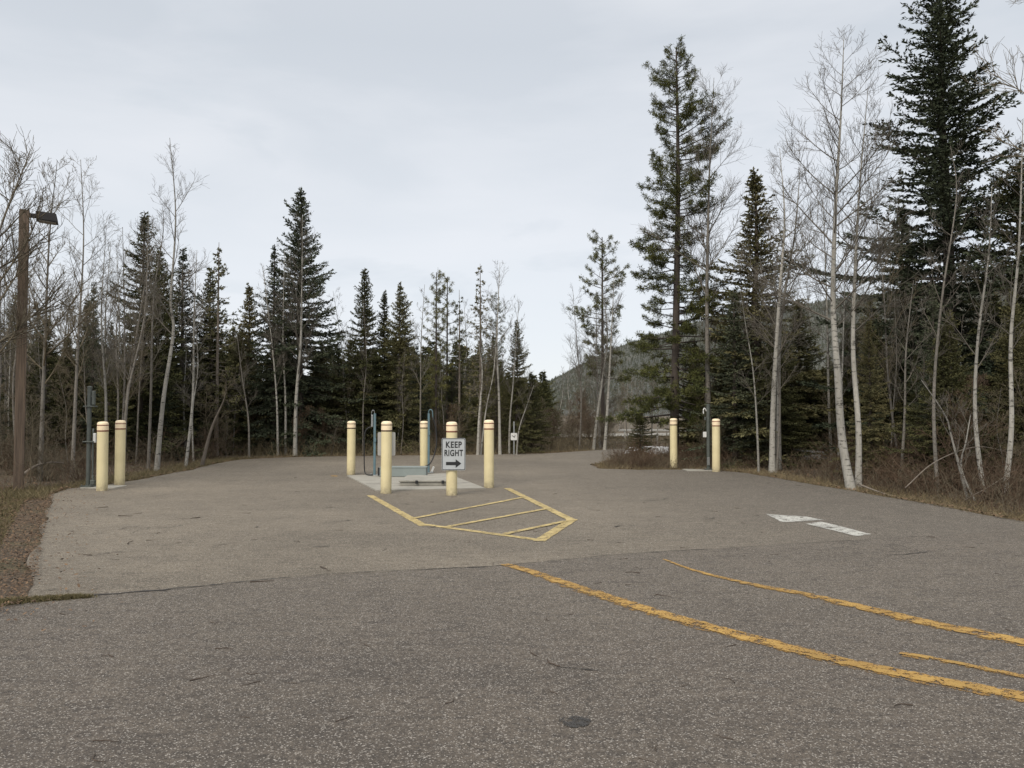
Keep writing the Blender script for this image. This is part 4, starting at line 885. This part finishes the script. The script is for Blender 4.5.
# ---- undergrowth: countless thin stems between the trunks
def undergrowth(name, n, sampler, h0, h1, mats, label):
    xy = np.array([sampler() for _ in range(int(n*1.6))]); xy = xy[off_pave(xy[:, 0], xy[:, 1]) > .3][:n]; m = len(xy)
    hh = rng.uniform(h0, h1, m)*(.55+.6*rng.random(m)); a = rng.uniform(0, 6.28, m); l = hh*rng.uniform(.1, .9, m); s = np.linspace(0, 1, 5)[None]
    z0 = ground_zs(xy[:, 0], xy[:, 1])-.02
    bP = np.stack([xy[:, :1]+(np.cos(a)*l)[:, None]*s**1.4, xy[:, 1:]+(np.sin(a)*l)[:, None]*s**1.4, z0[:, None]+hh[:, None]*(s-.25*s*s)], -1)+rng.normal(size=(m, 5, 3))*.015
    bR = np.tile(np.linspace(.0055, .002, 5), (m, 1))
    # side twigs
    q = bP[np.arange(m).repeat(3), rng.integers(1, 5, m*3)]; dd = rng.normal(size=(m*3, 3)); dd[:, 2] = np.abs(dd[:, 2])+.3; dd = nrm(dd)*(hh.repeat(3)*.3)[:, None]
    tw_ = q[:, None]+dd[:, None]*s[..., None]+rng.normal(size=(m*3, 5, 3))*.006; bP = np.concatenate([bP, tw_]); bR = np.concatenate([bR, np.tile(np.linspace(.0032, .0015, 5), (m*3, 1))])
    V, Fq = tubes(np.array(bP), np.array(bR), 3); a = Acc(); a.add(V, Fq); a.M = [rng.integers(0, len(mats), len(Fq)//12).repeat(12)]
    o = link(bpy.data.objects.new(name, a.mesh(name, mats, True))); tag(o, label, 'undergrowth', kind='stuff')
def s_left():
    return random.uniform(-22, -9.2), random.uniform(12, 34)
def s_mid():
    d_ = random.triangular(28.8, 40, 29.5); return XX(random.uniform(200, 580), d_), d_
def s_right():
    return random.uniform(7, 18), random.triangular(9, 26, 14)
def s_isl():
    return random.uniform(2.2, 9), random.uniform(22.6, 27.5)
def s_bend():
    d_ = random.uniform(33, 50); return XX(random.uniform(540, 760), d_), d_
undergrowth('undergrowth', 5000, s_left, .2, .95, [M['brown_twig'], M['red_twig']], 'tangled brown stems under the left trees')
undergrowth('undergrowth', 6000, s_mid, .2, .9, [M['brown_twig'], M['drygrass']], 'low brown stems at the foot of the far wood')
undergrowth('undergrowth', 7500, s_right, .15, .85, [M['red_twig'], M['brown_twig']], 'tangled reddish stems under the right trees')
undergrowth('undergrowth', 4000, s_isl, .12, .55, [M['brown_twig'], M['red_twig']], 'matted low brush on the island by the right bollards')
undergrowth('undergrowth', 5000, s_bend, .12, .45, [M['brown_twig'], M['drygrass']], 'brown brush beyond the road bend')

# ---- grass and leaf litter
def blades(name, pts, h0, h1, mat, label, w=.006, zz=None):
    n = len(pts); pts = np.asarray(pts); B = np.stack([pts[:, 0], pts[:, 1], (ground_zs(pts[:, 0], pts[:, 1])-.01 if zz is None else np.full(len(pts), zz))], -1); D = rng.normal(size=(n, 3))*.5; D[:, 2] = .9; L = rng.uniform(h0, h1, n)
    D = nrm(D); S = nrm(np.cross(D, rng.normal(size=(n, 3))))*w*.5
    m = B+D*L[:, None]*.55; t = B+D*L[:, None]; t[:, :2] += D[:, :2]*L[:, None]*.35
    V = np.stack([B-S, B+S, m+S*.8, t, m-S*.8], 1).reshape(-1, 3)
    o = link(bpy.data.objects.new(name, mesh_np(name, V, [np.arange(5*n).reshape(-1, 5)], [mat]))); tag(o, label, 'grass', kind='stuff')
def edge_pts(n, x0, x1, y0, y1, dmin, dmax):
    out = []
    while len(out) < n:
        m = n*3; x = rng.uniform(x0, x1, m); y = rng.uniform(y0, y1, m); d_ = off_pave(x, y); keep = (d_ > dmin) & (d_ < dmin+(dmax-dmin)*rng.random(m)**1.3)
        out += list(zip(x[keep], y[keep]))
    return out[:n]
blades('dry_grass', edge_pts(15000, 5, 10, 8, 23.5, -.02, 1.2), .04, .17, M['drygrass'], 'dry tan grass strip along the right pavement edge')
blades('dry_grass', edge_pts(3500, 2, 5, 22, 27, -.02, 1.2), .03, .14, M['drygrass'], 'dry tan grass on the tip of the brush island')
blades('dry_grass', edge_pts(9000, -16, 4, 15, 34, .0, 1.3), .05, .25, M['drygrass'], 'dry grass fringe along the far pavement edge')
blades('grass', edge_pts(16000, -12, -9, 15, 28, .0, 1.2), .04, .16, M['grass'], 'olive grass fringe along the left pavement edge')
blades('grass', edge_pts(52000, -16, -3.5, 5, 17, .42, 4.5), .04, .10, M['grass'], 'short olive grass on the left verge')
tuft_ = []
for _ in range(5000):
    u = random.random()**.7; q = G(-30, 606)*(1-u)+G(84, 598)*u; tuft_.append((q[0]+random.gauss(0, .05), q[1]+random.gauss(0, .05*(1.15-u))))
blades('grass', tuft_, .02, .06, M['grass'], 'green tuft growing in the joint at the left of the lot', .005, -.002)
def litter(name, pts, s0, s1, mat, label, z0=None):
    n = len(pts); pts = np.asarray(pts); px_, py_ = pts[:, 0], pts[:, 1]; B = np.stack([px_, py_, np.where(off_pave(px_, py_) > .05, np.maximum(ground_zs(px_, py_), -.05), .006)+.008], -1); a = rng.uniform(0, 6.28, n); s = rng.uniform(s0, s1, n)
    U = np.stack([np.cos(a), np.sin(a), rng.normal(size=n)*.25], -1)*s[:, None]; W = np.stack([-np.sin(a), np.cos(a), rng.normal(size=n)*.25], -1)*s[:, None]*.65
    C = B+np.array([0, 0, .008])*rng.random((n, 1))
    C = C+np.array([0, 0, .03])*rng.random((n, 1)); V = np.stack([C-U, C-U*.2-W*.8, C+U*.5-W*.5, C+U, C+U*.4+W*.6, C-U*.3+W*.7], 1).reshape(-1, 3)
    o = link(bpy.data.objects.new(name, mesh_np(name, V, [np.arange(6*n).reshape(-1, 6)], [mat]))); tag(o, label, 'leaf litter', kind='stuff')
litter('leaf_litter', edge_pts(40000, -14, -3, 4.5, 17, -.04, 3.6), .007, .020, M['leaf'], 'brown dead leaves heaped along the left verge')
litter('leaf_litter', [p for p in edge_pts(9000, -11, -3, 4.5, 17, -.9, .0) if random.random() < (off_pave(p[0], p[1])[0]/.9+1)**4+.012], .009, .024, M['leaf'], 'stray brown leaves blown onto the left edge of the asphalt')
litter('leaf_litter', edge_pts(9000, 5, 14, 7, 23, -.08, 3.0), .012, .035, M['leaf'], 'brown dead leaves under the right thicket')
litter('leaf_litter', edge_pts(9000, -18, 4, 16, 33, -.05, 2.5), .015, .04, M['leaf'], 'brown dead leaves along the far wood edge')

# fallen twigs and a scrap of debris on the asphalt
tw = []
for i in range(4):
    g = np.random.default_rng(700+i); L = .16; pts = [np.array([0, 0, .004])]
    ang = 0
    for j in range(6): ang += g.normal()*.5; pts.append(pts[-1]+np.array([math.cos(ang)*L/6, math.sin(ang)*L/6, 0]))
    V, Fq = tubes(smoothline(pts, 8)[None], np.linspace(.004, .0015, 8)[None], 4); a = Acc(); a.add(V, Fq)
    if i % 2 == 0:
        q = pts[3]; V, Fq = tubes(np.stack([q+np.array([math.cos(.9)*.05*s, math.sin(.9)*.05*s, .002]) for s in np.linspace(0, 1, 4)])[None], np.full((1, 4), .0016), 4); a.add(V, Fq)
    tw.append(a.mesh('fallen_twig', [M['twig']]))
k = 0
spots = [(92, 556, 1.6), (108, 507.5, 1.8), (118, 516.5, 1.8), (142, 513.5, 1.2), (160, 533, 1), (30, 590, 1.4), (128, 545, 2.2), (320, 568, 2), (190, 682, 1.1), (560, 668, 1.4), (735, 684, .9), (640, 574, 1.3), (445, 705, .8), (250, 583, 1.6), (200, 518, 1.6), (215, 650, 1)]
while len(spots) < 150:
    x = random.uniform(0, 1024); y = random.uniform(500, 760) if random.random() < .4 else random.uniform(478, 575); spots.append((x, y, random.uniform(.35, 1.1)))
for x, y, s in spots:
    q = G(x, y)
    if off_pave(q[0], q[1])[0] > -.1: continue
    o = bpy.data.objects.new('fallen_twig', random.choice(tw)); link(o); o.location = (q[0], q[1], .006); s *= .85; o.scale = (s, s, s); o.rotation_euler[2] = random.gauss(0, 1.0)+(math.pi if random.random() < .5 else 0)
    tag(o, 'small dark fallen twig lying on the asphalt', 'twig', 'twigs scattered over the asphalt')

# short cracks opened in the surface
cr = [(92, 556, 133, 552), (38, 592, 62, 589), (176, 519, 204, 517), (250, 528, 262, 526), (118, 530, 140, 527), (300, 548, 330, 546), (214, 546, 240, 543), (330, 522, 352, 520), (640, 500, 668, 498), (700, 520, 716, 518), (612, 528, 640, 526), (566, 480, 590, 479), (884, 556, 930, 552), (150, 497, 172, 495), (270, 500, 284, 499), (180, 682, 196, 679), (556, 668, 600, 671), (420, 528, 436, 526)]
for i, (x0, y0, x1, y1) in enumerate(cr):
    mx_, my_ = (x0+x1)/2+random.uniform(-4, 4), (y0+y1)/2+random.uniform(-1.5, 1.5)
    o = strip('crack', [G(x0, y0), G(mx_, my_), G(x1, y1)], [.004, .02, .012, .022, .004], .0105, M['crack'], .6, wob_=.05); tag(o, 'short dark crack opened in the asphalt', 'crack', 'short cracks in the asphalt')
# ------------------------------------------------------------------ hill and distant woods
hx = np.linspace(-900, 2600, 90); hy = np.linspace(260, 2300, 50); X, Y = np.meshgrid(hx, hy)
rp, rt_ = zip(*[(440, 412), (500, 402), (541, 386), (577, 364), (630, 341), (700, 318), (802, 301), (900, 289), (1024, 269), (1200, 250), (1500, 240)])
pxs = 512+F*X/1450.0                        # bearing measured at the ridge distance
ridge = np.interp(pxs, rp, [(412-v)/F*1450 for v in rt_])
up = np.clip((Y-280)/(1450-280), 0, 1); down = np.clip((Y-1450)/850, 0, 1)
Z = ridge*(up**1.15)*(1-.5*down)+7*wob(X*.02, Y*.02)*up-1.5
Z = np.where(ridge < 1, -2, Z)
ny, nx = X.shape; idx = np.arange(nx*ny).reshape(ny, nx)
Fq = np.stack([idx[:-1, :-1], idx[:-1, 1:], idx[1:, 1:], idx[1:, :-1]], -1).reshape(-1, 4)
h = link(bpy.data.objects.new('hill', mesh_np('hill', np.stack([X, Y, Z], -1), [Fq], [M['hill']], smooth=True))); h['kind'] = 'structure'
def cheap_conifers(name, xyz, Hs, rs, mats, label, tiers=4, k=5):
    acc = Acc(); n = len(xyz); xyz = np.asarray(xyz)
    for t in range(tiers):
        a = np.linspace(0, 2*np.pi, k, endpoint=False)[None, :]+rng.random((n, 1))*6.28
        r = (rs*(1-t/tiers)**.9)[:, None]*(.7+.6*rng.random((n, k))); zb = (Hs*(.08+.85*t/tiers))[:, None]+rng.normal(size=(n, k))*.02*Hs[:, None]
        ring = np.stack([xyz[:, :1]+r*np.cos(a), xyz[:, 1:2]+r*np.sin(a), xyz[:, 2:3]+zb], -1); top = xyz+np.stack([0*Hs, 0*Hs, np.minimum(Hs, Hs*(.08+.85*t/tiers)+Hs*.42)], -1)
        V = np.concatenate([ring, top[:, None, :]], 1); b = (np.arange(n)*(k+1))[:, None]; i = np.arange(k)[None, :]
        Ft = np.stack([b+i, b+(i+1) % k, np.broadcast_to(b+k, (n, k))], -1).reshape(-1, 3); acc.add(V.reshape(-1, 3), Ft, 0)
    o = link(bpy.data.objects.new(name, acc.mesh(name, mats))); tag(o, label, 'forest', kind='stuff')
n = 22000; x = rng.uniform(-150, 1500, n); y = 320+1180*rng.random(n)**.75; px = 512+F*x/y; kp = (px > 470) & (px < 1130); x, y = x[kp], y[kp]
from_z = []
iy = np.clip((y-hy[0])/(hy[1]-hy[0]), 0, len(hy)-1.001); ix = np.clip((x-hx[0])/(hx[1]-hx[0]), 0, len(hx)-1.001); i0 = iy.astype(int); j0 = ix.astype(int); fy = iy-i0; fx = ix-j0
zz = Z[i0, j0]*(1-fy)*(1-fx)+Z[i0+1, j0]*fy*(1-fx)+Z[i0, j0+1]*(1-fy)*fx+Z[i0+1, j0+1]*fy*fx
cheap_conifers('forest', np.stack([x, y, zz-.5], -1), rng.uniform(3.5, 7, len(x)), rng.uniform(1.2, 2.2, len(x)), [M['far_needles']], 'distant conifer forest covering the hillside', 2, 4)
lites = [spruce(900+i, 8, 1.5+.1*i, .7, ragged=.3, thin=2.4, gap=.40, lite=True) for i in range(4)]
acc = Acc(); nF = 330
for i in range(nF):
    yy = random.uniform(44, 105); pp = random.uniform(-80, 548) if random.random() < .62 else random.uniform(720, 1120)
    if 480 < pp < 560: yy = random.uniform(42, 60)
    H_ = min(9, max(2.5, yy/F*random.uniform(25, 72 if pp < 480 else 45)+1.6)); a = random.uniform(0, 6.28); k = H_/8; ca, sa = math.cos(a)*k*1.3, math.sin(a)*k*1.3
    L_ = random.choice(lites)
    V = np.concatenate(L_.V); V = np.stack([V[:, 0]*ca-V[:, 1]*sa+XX(pp, yy), V[:, 0]*sa+V[:, 1]*ca+yy, V[:, 2]*k], -1); acc.add(V, np.arange(len(V)).reshape(-1, 4), 0)
o = link(bpy.data.objects.new('forest', acc.mesh('forest', [M['needles']]))); tag(o, 'deep spruce forest closing the view behind the nearer trees', 'forest', kind='stuff')
